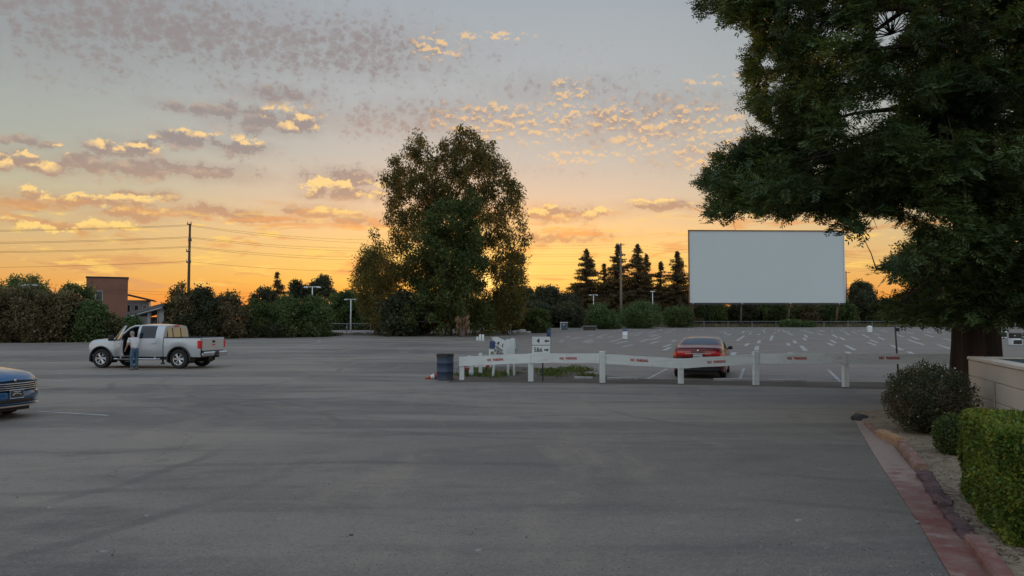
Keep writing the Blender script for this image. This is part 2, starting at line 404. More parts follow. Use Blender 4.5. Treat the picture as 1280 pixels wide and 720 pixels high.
# ------------------------------------------------------------------ ground
def asphalt():
    m = bpy.data.materials.new('asphalt'); m.use_nodes = True; T = Tree(m.node_tree); T.N.clear()
    out = T.node('ShaderNodeOutputMaterial'); b = T.node('ShaderNodeBsdfPrincipled'); T.L.new(b.outputs[0], out.inputs[0])
    g = T.node('ShaderNodeNewGeometry'); P = X(T, g.outputs['Position'])
    x, y, z = T.sep(P)
    big = T.noise(T.v('MULTIPLY', P, (.35, 1, 1)), 0.16, 6, 0.66, dist=.8)
    c = T.mix(T.ss(0.40, 0.58, big), (.142, .124, .108, 1), (.262, .222, .180, 1))
    # older grey-pink surface beyond the fence, darker sealed asphalt along the kerb
    edge = T.m('ADD', y, (T.noise(P, .25, 4) - .5) * 3)
    lot = T.m('MULTIPLY', T.ss(25.5, 27.5, edge), T.ss(-4.0, 2.0, x))
    c = T.mix(lot * .8, c, T.mix(T.ss(.4, .6, T.noise(T.v('MULTIPLY', P, (.12, 1, 1)), .35, 4)), (.205, .170, .142, 1), (.160, .138, .120, 1)))
    seal = T.m('MULTIPLY', T.ss(16.5, 14.5, T.m('ADD', y, T.m('MULTIPLY', (T.noise(P, .5, 4) - .5), 2.4))), T.ss(-8, 6, T.m('ADD', x, (T.noise(P, .3, 5) - .5) * 8)))
    c = T.mix(seal * .55, c, (.100, .090, .076, 1))
    # tan drag marks and old seams
    dr = T.noise(T.v('MULTIPLY', T.v('ADD', P, T.v('SCALE', T.noise(P, .3, 3, color=True), scale=1.2)), (1.0, .28, 1)), .9, 5, .65)
    c = T.mix(T.ss(.52, .70, dr) * .42, c, (.32, .25, .185, 1))
    dk = T.noise(T.v('MULTIPLY', P, (.4, 1, 1)), .5, 6, .7, dist=1.0)
    c = T.mix(T.ss(.53, .68, dk) * .5, c, (.078, .070, .062, 1))
    tr = T.noise(T.v('MULTIPLY', P, (.09, .8, 1)), 1.4, 5, .6)
    c = T.mix(T.ss(.52, .7, tr) * .5, c, (.088, .084, .080, 1))
    # dark oil blotches
    oil = T.m('MULTIPLY', T.ss(.17, .02, T.voro(T.v('ADD', P, T.v('SCALE', T.noise(P, 1.5, 3, color=True), scale=.7)), .23)), T.ss(.45, .6, T.noise(P, .11, 2)))
    c = T.mix(oil * .5, c, (.035, .034, .034, 1))
    # aggregate
    ag = T.voro(P, 55, out='Color'); agv = T.sep(ag)[0]
    near = T.ss(26, 3, y)
    c = T.mix(T.m('MULTIPLY', T.ss(.80, .98, agv), near * .25), c, (.36, .34, .32, 1))
    c = T.mix(T.m('MULTIPLY', T.ss(.30, .05, agv), near * .35), c, (.06, .055, .05, 1))
    sp_ = T.noise(P, 14, 4, .8)
    c = T.mix(T.ss(.60, .80, sp_) * .35, c, (.27, .24, .205, 1))
    c = T.mix(T.ss(.40, .25, sp_) * .45, c, (.065, .06, .054, 1))
    md = T.noise(T.v('MULTIPLY', P, (.7, 1, 1)), 2.6, 6, .78)
    c = T.mix(T.ss(.52, .72, md) * .45, c, (.29, .25, .205, 1))
    c = T.mix(T.ss(.46, .28, md) * .5, c, (.085, .078, .07, 1))
    # rubber arcs left by turning wheels
    brk = T.ss(.42, .62, T.noise(P, .35, 4, .6)); wob = (T.noise(P, .6, 2) - .5) * .5
    for cx_, cy_, rr_ in ((-14, 12, 9.5), (-14, 12, 11.1), (6, 33, 19.0), (6, 33, 20.5), (-2, -6, 15.5), (-2, -6, 17.1), (-24, 30, 17.0), (10, 20, 8.2)):
        rd = T.v('LENGTH', T.v('SUBTRACT', P, (cx_, cy_, 0)))
        c = T.mix(T.m('MULTIPLY', T.ss(.16, .05, T.m('ABSOLUTE', rd - rr_ + wob)), brk) * .40, c, (.075, .07, .066, 1))
    # hairline cracks
    wv = T.v('ADD', P, T.v('SCALE', T.noise(P, .8, 4, color=True), scale=1.6))
    cr = T.voro(wv, .16, feature='DISTANCE_TO_EDGE')
    crk = T.m('MULTIPLY', T.ss(.0045, .0015, cr), T.ss(.45, .58, T.noise(P, .2, 3)))
    c = T.mix(crk * .25, c, (.03, .03, .03, 1))
    T.put(b.inputs['Base Color'], c)
    T.put(b.inputs['Roughness'], T.m('MULTIPLY_ADD', big, .35, .5)); b.inputs['Specular IOR Level'].default_value = .42
    bn = T.node('ShaderNodeBump'); bn.inputs['Strength'].default_value = .5; bn.inputs['Distance'].default_value = .008
    T.put(bn.inputs['Height'], T.m('ADD', T.noise(P, 60, 3, .7), T.noise(P, 5, 4) * .8)); T.L.new(bn.outputs[0], b.inputs['Normal'])
    return m
M_asph = asphalt()
def sheet_from_rows(name, rows, m, dz=0.0, kind='structure'):
    """rows: list of (left Vector, right Vector)"""
    mb = MB(); V = []; Fc = []
    for a, b in rows: V += [(a.x, a.y, gz(a.y) + dz), (b.x, b.y, gz(b.y) + dz)]
    for i in range(len(rows) - 1): Fc.append((2 * i, 2 * i + 1, 2 * i + 3, 2 * i + 2))
    o = mb.add(V, Fc).build(name, m); o['kind'] = kind; return o
ys = [-60, 0] + [i * 5 for i in range(1, 12)] + list(range(60, 182, 4)) + [220, 400, 900, 2500]
V = []; Q = []
xs = [-2500, -600, -200, -100, -50, -20, 0, 20, 50, 100, 200, 600, 2500]
for y in ys:
    for x in xs: V.append((x, y, gz(y)))
nx = len(xs)
for i in range(len(ys) - 1):
    for j in range(nx - 1): Q.append((i * nx + j, i * nx + j + 1, (i + 1) * nx + j + 1, (i + 1) * nx + j))
g = MB().add(V, Q).build('parking_lot_ground', M_asph); g['kind'] = 'structure'
tag(g, 'grey asphalt ground of the drive-in lot, pale and worn with darker sealed areas')

M_soil = mat('soil', (.10, .075, .055), .95, nscale=.8, nvar=.4, bump=.6, bscale=14, coords='Object', ndetail=8)
M_dry = mat('dry_ground', (.20, .165, .13), .95, nscale=.25, col2=(.12, .11, .08), bump=.4, bscale=8, ndetail=8)
def strip(pts, width, dz):
    """ribbon on the ground through world points"""
    mb = MB(); V = []
    pts = [Vector((p.x, p.y, 0)) for p in pts]
    for i, p in enumerate(pts):
        d = pts[min(i + 1, len(pts) - 1)] - pts[max(i - 1, 0)]; d.z = 0; d.normalize(); n = Vector((-d.y, d.x, 0)) * width / 2
        for q in (p + n, p - n): V.append((q.x, q.y, gz(q.y) + dz))
    return V, [(2 * i, 2 * i + 2, 2 * i + 3, 2 * i + 1) for i in range(len(pts) - 1)]
def ground_poly(name, px, m, dz=0.004, kind='structure', label=None, jag=0):
    P = [gnd(*p) for p in px]; out = []
    for i, a in enumerate(P):
        b = P[(i + 1) % len(P)]; n = max(1, int((b - a).length / 1.0)) if jag else 1
        for k in range(n):
            q = a.lerp(b, k / n); 
            if jag: q = q + Vector((rnd.uniform(-jag, jag), rnd.uniform(-jag, jag), 0))
            out.append((q.x, q.y, gz(q.y) + dz))
    o = MB().add(out, [tuple(range(len(out)))]).build(name, m); o['kind'] = kind
    if label: o['label'] = label
    return o
# dirt verge under the white fence and the weedy island at its west end
ground_poly('dirt_verge', [(560, 478), (566, 472), (575, 466), (600, 459), (640, 458), (700, 461), (760, 469.5), (800, 473.5), (890, 475), (1000, 477), (1120, 478), (1190, 480), (1190, 488), (1060, 485.5), (945, 482.5), (850, 480.8), (750, 479.5), (660, 478.5), (600, 477.5)], M_soil, jag=.06)
# dry margin where the far trees stand
vv = []
for px, py in [(-400, 434), (0, 428), (110, 427.3), (200, 424.5), (330, 422), (405, 419.5), (540, 419.5), (600, 421), (650, 418), (700, 415.5), (760, 412), (860, 409.3), (1000, 408.6), (1200, 408.6), (1500, 408.6)]: vv.append(gnd(px, py))
V = []; Fc = []
vv2 = []
for i in range(len(vv) - 1):
    n = max(1, int((vv[i + 1] - vv[i]).length / 3))
    for k in range(n): vv2.append(vv[i].lerp(vv[i + 1], k / n) + Vector((0, rnd.uniform(-.5, .5), 0)))
ysx = [0, 6, 14, 26, 45, 70, 110, 200, 600]
for p in vv2:
    for d in ysx: y = p.y + d; V.append((p.x, y, gz(y) + .008))
n = len(ysx)
for i in range(len(vv2) - 1):
    for j in range(n - 1): Fc.append((i * n + j, (i + 1) * n + j, (i + 1) * n + j + 1, i * n + j + 1))
tag(MB().add(V, Fc).build('dry_margin_ground', M_dry), 'bare brown earth under the far trees', kind='structure')

# painted markings
M_line = mat('worn_white_paint', (.50, .49, .47), .8, nscale=2.2, col2=(.26, .25, .245), ndetail=8)
M_faint = mat('faded_paint', (.27, .255, .245), .85, nscale=.7, col2=(.15, .145, .14), ndetail=8)
V = []; Fc = []
def addl(lst, w, V, Fc, dz=.004):
    for seg in lst:
        pts = [gnd(seg[i], seg[i + 1]) for i in range(0, len(seg), 2)]
        if len(pts) == 2:
            n = max(2, int((pts[1] - pts[0]).length / 5)); pts = [pts[0].lerp(pts[1], i / n) for i in range(n + 1)]
        v, f = strip(pts, w, dz); o = len(V); V += v; Fc += [tuple(i + o for i in q) for q in f]
near = [(809.7, 473.5, 834, 461), (924.5, 475, 929.5, 461), (1051.5, 478, 1035, 462), (44, 514, 135.5, 519.4), (48, 474.4, 88, 476.7), (59, 466.4, 150, 468.5), (35, 452.3, 84, 454.7)]
addl(near, .11, V, Fc)
tag(MB().add(V, Fc).build('stall_lines', M_line), 'white stall lines by the fence and beside the blue car', kind='structure')
def Z7(a, b, c, d): return (900 + a / 4.267, 395 + b / 4.267, 900 + c / 4.267, 395 + d / 4.267)
def Z6(a, b, c, d): return (700 + a / 6.4, 395 + b / 6.4, 700 + c / 6.4, 395 + d / 6.4)
far = [Z7(90, 133, 130, 105), Z7(135, 160, 152, 146), Z7(193, 183, 199, 160), Z7(65, 208, 78, 194), Z7(205, 145, 211, 130), Z7(270, 130, 280, 104), Z7(360, 145, 368, 158), Z7(395, 130, 403, 146), Z7(432, 158, 458, 186), Z7(372, 194, 382, 205),
       Z7(445, 116, 457, 130), Z7(452, 100, 465, 114), Z7(575, 143, 603, 158), Z7(588, 127, 620, 144), Z7(668, 155, 720, 183), Z7(678, 190, 694, 206), Z7(640, 113, 665, 129), Z7(600, 98, 625, 115), Z7(790, 140, 832, 158), Z7(800, 126, 842, 143),
       Z7(912, 154, 972, 182), Z7(1005, 190, 1030, 204), Z7(842, 112, 878, 128), Z7(757, 98, 797, 116), Z7(1160, 153, 1235, 176), Z7(1000, 125, 1092, 156), Z7(1020, 110, 1060, 126), Z7(1090, 97, 1140, 113), Z7(940, 98, 980, 112),
       Z7(330, 77, 364, 90), Z7(364, 92, 390, 103), Z7(434, 77, 476, 88), Z7(475, 85, 500, 92), Z7(520, 92, 548, 102), Z7(635, 75, 680, 88), Z7(665, 90, 695, 101), Z7(700, 82, 730, 92), Z7(735, 76, 780, 84), Z7(820, 92, 850, 102), Z7(850, 76, 895, 86), Z7(930, 80, 975, 90), Z7(990, 84, 1030, 94), Z7(1080, 80, 1130, 90), Z7(1150, 90, 1200, 98), Z7(1190, 120, 1240, 132),
       Z7(118, 90, 130, 80), Z7(40, 104, 58, 96), Z7(0, 88, 30, 82), Z7(25, 97, 35, 90), Z7(157, 96, 164, 90), Z7(200, 102, 209, 96), Z7(232, 78, 240, 88), Z7(288, 92, 298, 88), Z7(530, 76, 560, 84),
       Z6(645, 205, 702, 187), Z6(720, 222, 785, 204), Z6(700, 190, 765, 178), Z6(745, 186, 808, 164), Z6(505, 246, 580, 230), Z6(450, 220, 538, 199), Z6(400, 206, 490, 184), Z6(725, 165, 790, 150), Z6(715, 155, 760, 145), Z6(180, 210, 262, 188), Z6(207, 217, 268, 205), Z6(830, 275, 885, 250), Z6(828, 248, 885, 228), Z6(895, 205, 925, 192), Z6(550, 148, 590, 140), Z6(590, 160, 640, 148), Z6(600, 140, 660, 128), Z6(700, 136, 770, 122), Z6(840, 135, 900, 122), Z6(310, 178, 350, 170), Z6(290, 172, 330, 160), Z6(80, 184, 140, 176), Z6(40, 170, 80, 162), Z6(120, 176, 180, 168), Z6(0, 200, 30, 194), Z6(0, 212, 20, 208), Z6(380, 170, 430, 160), Z6(480, 176, 500, 172), Z6(330, 156, 380, 148), Z6(225, 160, 270, 150)]
V = []; Fc = []
addl(far, .30, V, Fc)
for s in range(60):   # the outermost rows, foreshortened to short ticks
    px = rnd.uniform(700, 1190); py = rnd.uniform(410.8, 414); k = (px - 947) / 60.0
    addl([(px, py, px + k * .9 + rnd.uniform(-.3, .3), py + .8)], .22, V, Fc)
tag(MB().add(V, Fc).build('far_stall_lines', M_line), 'fan of short white stall lines across the empty lot', kind='structure')
V = []; Fc = []
addl([(277, 444, 308, 441, 340, 437.5, 375, 432.5, 397, 428.7, 401, 427, 397, 425.3, 385, 424.5), (287, 449, 337, 450), (282, 443, 306, 442), (258, 456, 282, 456)], .12, V, Fc, .005)
tag(MB().add(V, Fc).build('curved_lane_line', M_line), 'long curved white lane line behind the silver pickup', kind='structure')
V = []; Fc = []
addl([(700, 433, 900, 438, 1050, 439.8, 1190, 440), (560, 456, 700, 459.5, 900, 459.5, 1060, 461.5, 1190, 463), (640, 427, 760, 431, 860, 433), (300, 505, 480, 492, 620, 487)], .16, V, Fc, .003)
addl([(150, 445, 260, 452), (310, 460, 480, 455), (20, 490, 120, 492), (350, 470, 470, 462), (610, 441, 660, 444)], .1, V, Fc, .002)
tag(MB().add(V, Fc).build('faded_arcs', M_faint), 'faded paint arcs and joints in the asphalt', kind='structure')


# grit swept over the near asphalt
V = []; Fc = []
for i in range(2600):
    px = rnd.uniform(-20, 1215) if i % 3 else rnd.uniform(950, 1200); py = 720 - 215 * rnd.random() ** 1.3; p = gnd(px, py)
    kx = 1073 + (py - 535) * .62
    if px > kx: continue
    r_ = rnd.uniform(.003, .009) * (1.4 if rnd.random() < .12 else 1); a = rnd.uniform(0, 6.28); o = len(V)
    V += [(p.x + r_ * math.cos(a + k * 2.09), p.y + r_ * math.sin(a + k * 2.09), .001) for k in range(3)] + [(p.x, p.y, r_ * 1.1)]; Fc += [(o, o + 1, o + 3), (o + 1, o + 2, o + 3), (o + 2, o, o + 3)]
tag(MB().add(V, Fc).build('grit', mat('grit_stone', (.36, .33, .29), .9, nscale=3, col2=(.06, .055, .05))), 'fine grit and chips scattered over the near asphalt', kind='stuff')
# ------------------------------------------------------------------ materials for plants
M_bark = mat('bark_grey', (.16, .13, .105), .95, nscale=3, nvar=.5, bump=1, bscale=12, stretch=(1, 1, .2))
M_barkd = mat('bark_dark', (.075, .058, .045), .95, nscale=3, nvar=.5, bump=1, bscale=12, stretch=(1, 1, .2))
M_barkr = mat('bark_red', (.062, .036, .025), .95, nscale=5, col2=(.024, .016, .012), bump=1, bscale=9, stretch=(1, 1, .12), ndetail=8)
L_euc = leafmat('leaf_eucalyptus', (0.096, 0.101, 0.034, 1), (0.162, 0.130, 0.048, 1), .22, .5)
L_front = leafmat('leaf_front_tree', (0.060, 0.092, 0.031, 1), (0.101, 0.129, 0.044, 1), .28, .4)
L_green = leafmat('leaf_deep_green', (0.062, 0.099, 0.038, 1), (0.105, 0.144, 0.050, 1), .3, .4)
L_brush = leafmat('leaf_brown_green', (0.102, 0.109, 0.053, 1), (0.166, 0.135, 0.076, 1), .25, .3)
L_mid = leafmat('leaf_mid_green', (0.069, 0.119, 0.045, 1), (0.114, 0.162, 0.063, 1), .3, .3)
L_dark = leafmat('leaf_dark', (0.046, 0.060, 0.033, 1), (0.079, 0.083, 0.044, 1), .3, .25)
L_con = leafmat('needle_conifer', (0.099, 0.084, 0.039, 1), (0.160, 0.112, 0.055, 1), .5, .35)
L_red = leafmat('needle_redwood', (0.046, 0.076, 0.034, 1), (0.098, 0.149, 0.055, 1), .55, .35)
L_hedge = leafmat('leaf_hedge', (.078, .135, .024, 1), (.160, .215, .038, 1), 2.2, .3, warm=(.28, .26, .04, 1))
L_shrub = leafmat('leaf_shrub', (.046, .060, .030, 1), (.110, .095, .055, 1), 2.5, .3)
L_dead = leafmat('leaf_dead', (.28, .17, .09, 1), (.20, .12, .07, 1), 1, .3)

def tree_root(name, label, cat, base, group=None):
    return thing(name, label, cat, tuple(base), 0, group)
def local(P, base): return P - np.array([base[0], base[1], base[2]])

def crown_from_clumps(C, rad, per, L, W, base, m, root, flat=1.0, axis=None, dev=1.0, shell=.55, poly=None, grow=None, name='crown'):
    P = clump_pts(C, rad, per, flat, shell)
    if poly is not None:
        u, v = proj(P); P = P[in_poly(u, v, poly)]
    V, Q = leaf_quads(P, L, W, axis, dev)
    return np_mesh(name, local(V, base), Q, m, root)

def poly_tree(name, label, cat, base_px, Y, poly, depth, nclump, crad, per, L, W, m, bark, trunk_r, name_crown='crown', limbs=26, hole=.42, seed=1, axis=None, dev=1, group=None, zlow=0.5, zr=1.0):
    """A tree at distance Y whose clumps fill a real volume; the volume's outline follows the traced one."""
    base = gnd(*base_px) if Y is None else Vector((at(base_px[0], base_px[1], Y).x, Y, gz(Y)))
    Y = base.y; px = [p[0] for p in poly]; py = [p[1] for p in poly]
    a = at(min(px), 402, Y); b = at(max(px), 402, Y); top = at(640, min(py), Y).z; bot = max(base.z + zlow, at(640, max(py), Y).z)
    cx = (a.x + b.x) / 2; hw = (b.x - a.x) / 2
    C = []
    while sum(map(len, C)) < nclump:
        q = np.stack([rng.uniform(a.x, b.x, 4000), rng.uniform(-1, 1, 4000), rng.uniform(bot, top, 4000)], 1)
        rr = depth * np.sqrt(np.clip(1 - ((q[:, 0] - cx) / hw) ** 2, .08, 1)) * np.clip(1.25 - (q[:, 2] - bot) / (top - bot) * .7, .3, 1)
        q[:, 1] = Y + q[:, 1] * rr
        u, v = proj(np.stack([q[:, 0], np.full(len(q), Y), q[:, 2]], 1))
        k = in_poly(u, v, poly); q = q[k]
        if hole: q = q[value_noise(q, crad * 2.4, seed) > hole]
        C.append(q)
    C = np.concatenate(C)[:nclump]
    root = tree_root(name, label, cat, base, group)
    crown_from_clumps(C, rng.uniform(.6, 1.25, nclump) * crad, per, L, W, base, m, root, axis=axis, dev=dev, flat=zr, name=name_crown)
    mb = MB(); H = top - base.z
    th = min(.62 * H, H - 1); top_pt = Vector((cx - base.x, 0, th)) * 1.0
    pts = [Vector((0, 0, -.1)), Vector((0.05 * H * .1, 0, th * .25)), Vector(((cx - base.x) * .4, .1, th * .55)), Vector(((cx - base.x) * .8, 0, th))]
    mb.tube(pts, [trunk_r * 1.35, trunk_r, trunk_r * .8, trunk_r * .4], 10)
    idx = rng.choice(nclump, limbs, replace=False)
    for i in idx:
        c = Vector(C[i]) - base
        t = max(.12, min(.9, (c.z / th) * .6)); s0 = pts[0].lerp(pts[3], t); s0.x = (pts[1].x if t < .4 else pts[2].x if t < .7 else pts[3].x)
        limb(mb, s0, c, trunk_r * .30, trunk_r * .04, .18)
    mb.build('trunk', bark, root, True)
    return root, C, base

# ------------------------------------------------------------------ the big eucalyptus with the greener tree before it
euc_poly = [(470, 412), (478, 380), (468, 372), (455, 382), (444, 372), (450, 350), (446, 335), (462, 322), (470, 305), (464, 296), (480, 282), (478, 264), (490, 262), (478, 240), (482, 218), (492, 192), (502, 200), (506, 222), (512, 205), (506, 178), (520, 168), (532, 182), (542, 200), (548, 180), (560, 172), (572, 178), (578, 165), (590, 174), (600, 176), (606, 188), (614, 178), (620, 196), (634, 205), (638, 226), (650, 236), (646, 258), (656, 276), (660, 296), (652, 312), (656, 326), (648, 340), (654, 352), (648, 366), (652, 385), (640, 412), (560, 415)]
poly_tree('eucalyptus_tree', 'tallest broad eucalyptus tree in the middle, sunset glowing through its loose crown', 'tree', (528, 418), 106, euc_poly, 8.0, 820, 1.12, 105, .48, .16, L_euc, M_bark, .62, limbs=34, hole=.25, axis=(0, 0, -1), dev=1.1, zr=1.25)
grn_poly = [(520, 418), (505, 400), (512, 380), (522, 365), (508, 350), (524, 340), (498, 318), (514, 300), (530, 292), (540, 268), (552, 250), (566, 244), (578, 256), (582, 240), (594, 236), (600, 250), (590, 275), (606, 290), (602, 318), (612, 345), (600, 362), (612, 385), (614, 412), (590, 419)]
poly_tree('bushy_green_tree', 'dense deep green tree directly in front of the big eucalyptus', 'tree', (560, 420), 99, grn_poly, 5.5, 250, 1.05, 110, .42, .18, L_front, M_barkd, .4, limbs=20, hole=.36, seed=4, zlow=.9)
lft_poly = [(476, 417), (474, 395), (482, 380), (498, 368), (512, 372), (524, 380), (528, 400), (522, 416), (505, 419)]
poly_tree('low_green_tree', 'low rounded dark green tree at the left foot of the eucalyptus', 'tree', (500, 420), 99, lft_poly, 3.5, 90, 1.0, 100, .45, .22, L_dark, M_barkd, .22, limbs=10, hole=.2, seed=5, zlow=.4)
rt_poly = [(612, 415), (606, 395), (622, 380), (616, 362), (630, 352), (624, 338), (640, 322), (650, 315), (660, 322), (650, 335), (662, 345), (668, 362), (656, 372), (668, 388), (664, 405), (650, 413)]
poly_tree('wispy_tree', 'thin wispy tree glowing red at the right foot of the eucalyptus', 'tree', (640, 416), 118, rt_poly, 3.5, 110, 1.2, 85, .42, .16, L_euc, M_barkd, .22, limbs=16, hole=.36, seed=6)
lw_poly = [(446, 400), (448, 378), (440, 352), (446, 330), (460, 306), (474, 312), (490, 322), (492, 350), (498, 368), (486, 400)]
poly_tree('leaning_eucalyptus', 'sparse smaller eucalyptus leaning out left of the big one, backlit orange', 'tree', (478, 417), 122, lw_poly, 3.5, 110, 1.3, 90, .42, .15, L_euc, M_bark, .3, limbs=18, hole=.35, seed=8)

# palm stump hung with dead fronds
base = gnd(578, 421)
r0 = tree_root('palm_stump', 'pale palm trunk topped with a skirt of dead orange-brown fronds', 'palm', base)
mb = MB(); mb.tube([(0, 0, -.1), (0.02, 0, .8), (-.03, 0, 1.7), (0, 0, 2.3)], [.42, .34, .36, .3], 14); mb.build('trunk', M_bark, r0, True)
mb = MB()
for i in range(120):
    a = rnd.uniform(0, 6.28); L = rnd.uniform(.35, .95); up = rnd.uniform(-1.6, 1.1)
    p0 = Vector((0, 0, rnd.uniform(1.5, 2.2))); d = Vector((math.cos(a), math.sin(a), up)) * L
    t = p0 + d; w = d.cross(Vector((0, 0, 1))).normalized() * .045; e = t + Vector((0, 0, -.6 * L))
    mb.add([p0, p0 + d * .5 + w, t, p0 + d * .5 - w, e], [(0, 1, 2, 3), (1, 2, 4), (2, 3, 4)])
mb.build('dead_fronds', mat('dead_frond', (.30, .18, .10), .9, nscale=2, nvar=.4), r0)

# ------------------------------------------------------------------ generic background trees
def blob_tree(name, label, px, ptop, pbase, wpx, m, bark=None, Y=None, dens=1.0, group=None, kind='round', leaf=.45, hole=.25, lowc=0.12, cat='tree'):
    base = gnd(px, pbase) if Y is None else Vector((at(px, 402, Y).x, Y, gz(Y)))
    Y = base.y; H = at(640, ptop, Y).z - base.z; hw = wpx / 2 / F * Y
    root = tree_root(name, label, cat, base, group)
    n = int(95 * dens * max(1, min(3.2, (hw * H) / 22)))
    crad = .26 * (hw * H / 2) ** .5
    crad = max(.45, min(1.5, crad))
    C = []
    s = rnd.randrange(1000)
    while sum(map(len, C)) < n:
        q = rng.uniform(-1, 1, (2000, 3)); 
        r2 = q[:, 0] ** 2 + q[:, 1] ** 2
        zz = (q[:, 2] + 1) / 2
        if kind == 'round': k = r2 < np.clip(1 - (np.abs(zz - .42) / .60) ** 2.4, 0, 1)
        elif kind == 'umbrella': k = (r2 < 1) & (zz > .62) & (zz < 1 - .3 * r2)
        else: k = r2 < (1 - zz) ** 1.2
        q = q[k]; zz = zz[k]
        P_ = np.stack([q[:, 0] * (hw - crad * .5), q[:, 1] * min(hw, 5), lowc * H + zz * (H * (1 - lowc) - crad * .8)], 1)
        if hole: P_ = P_[value_noise(P_ + s, crad * 2.2, s) > hole]
        C.append(P_)
    C = np.concatenate(C)[:n]
    W3 = C + np.array(base)
    crown_from_clumps(W3, rng.uniform(.5, 1.5, n) * crad, 120, leaf, leaf * .5, base, m, root)
    mb = MB(); tr = max(.10, .018 * H)
    mb.tube([(0, 0, -.1), (rnd.uniform(-.1, .1), 0, H * .3), (rnd.uniform(-.3, .3), 0, H * .7)], [tr * 1.4, tr, tr * .4], 8)
    for i in rng.choice(n, min(n, 12), replace=False):
        c = Vector(C[i]); limb(mb, (0, 0, max(.1, c.z * .35)), c, tr * .5, tr * .1, .1, 4, 5)
    mb.build('trunk', bark or M_barkd, root, True)
    return root
G = 'trees and bushes around the edge of the lot'
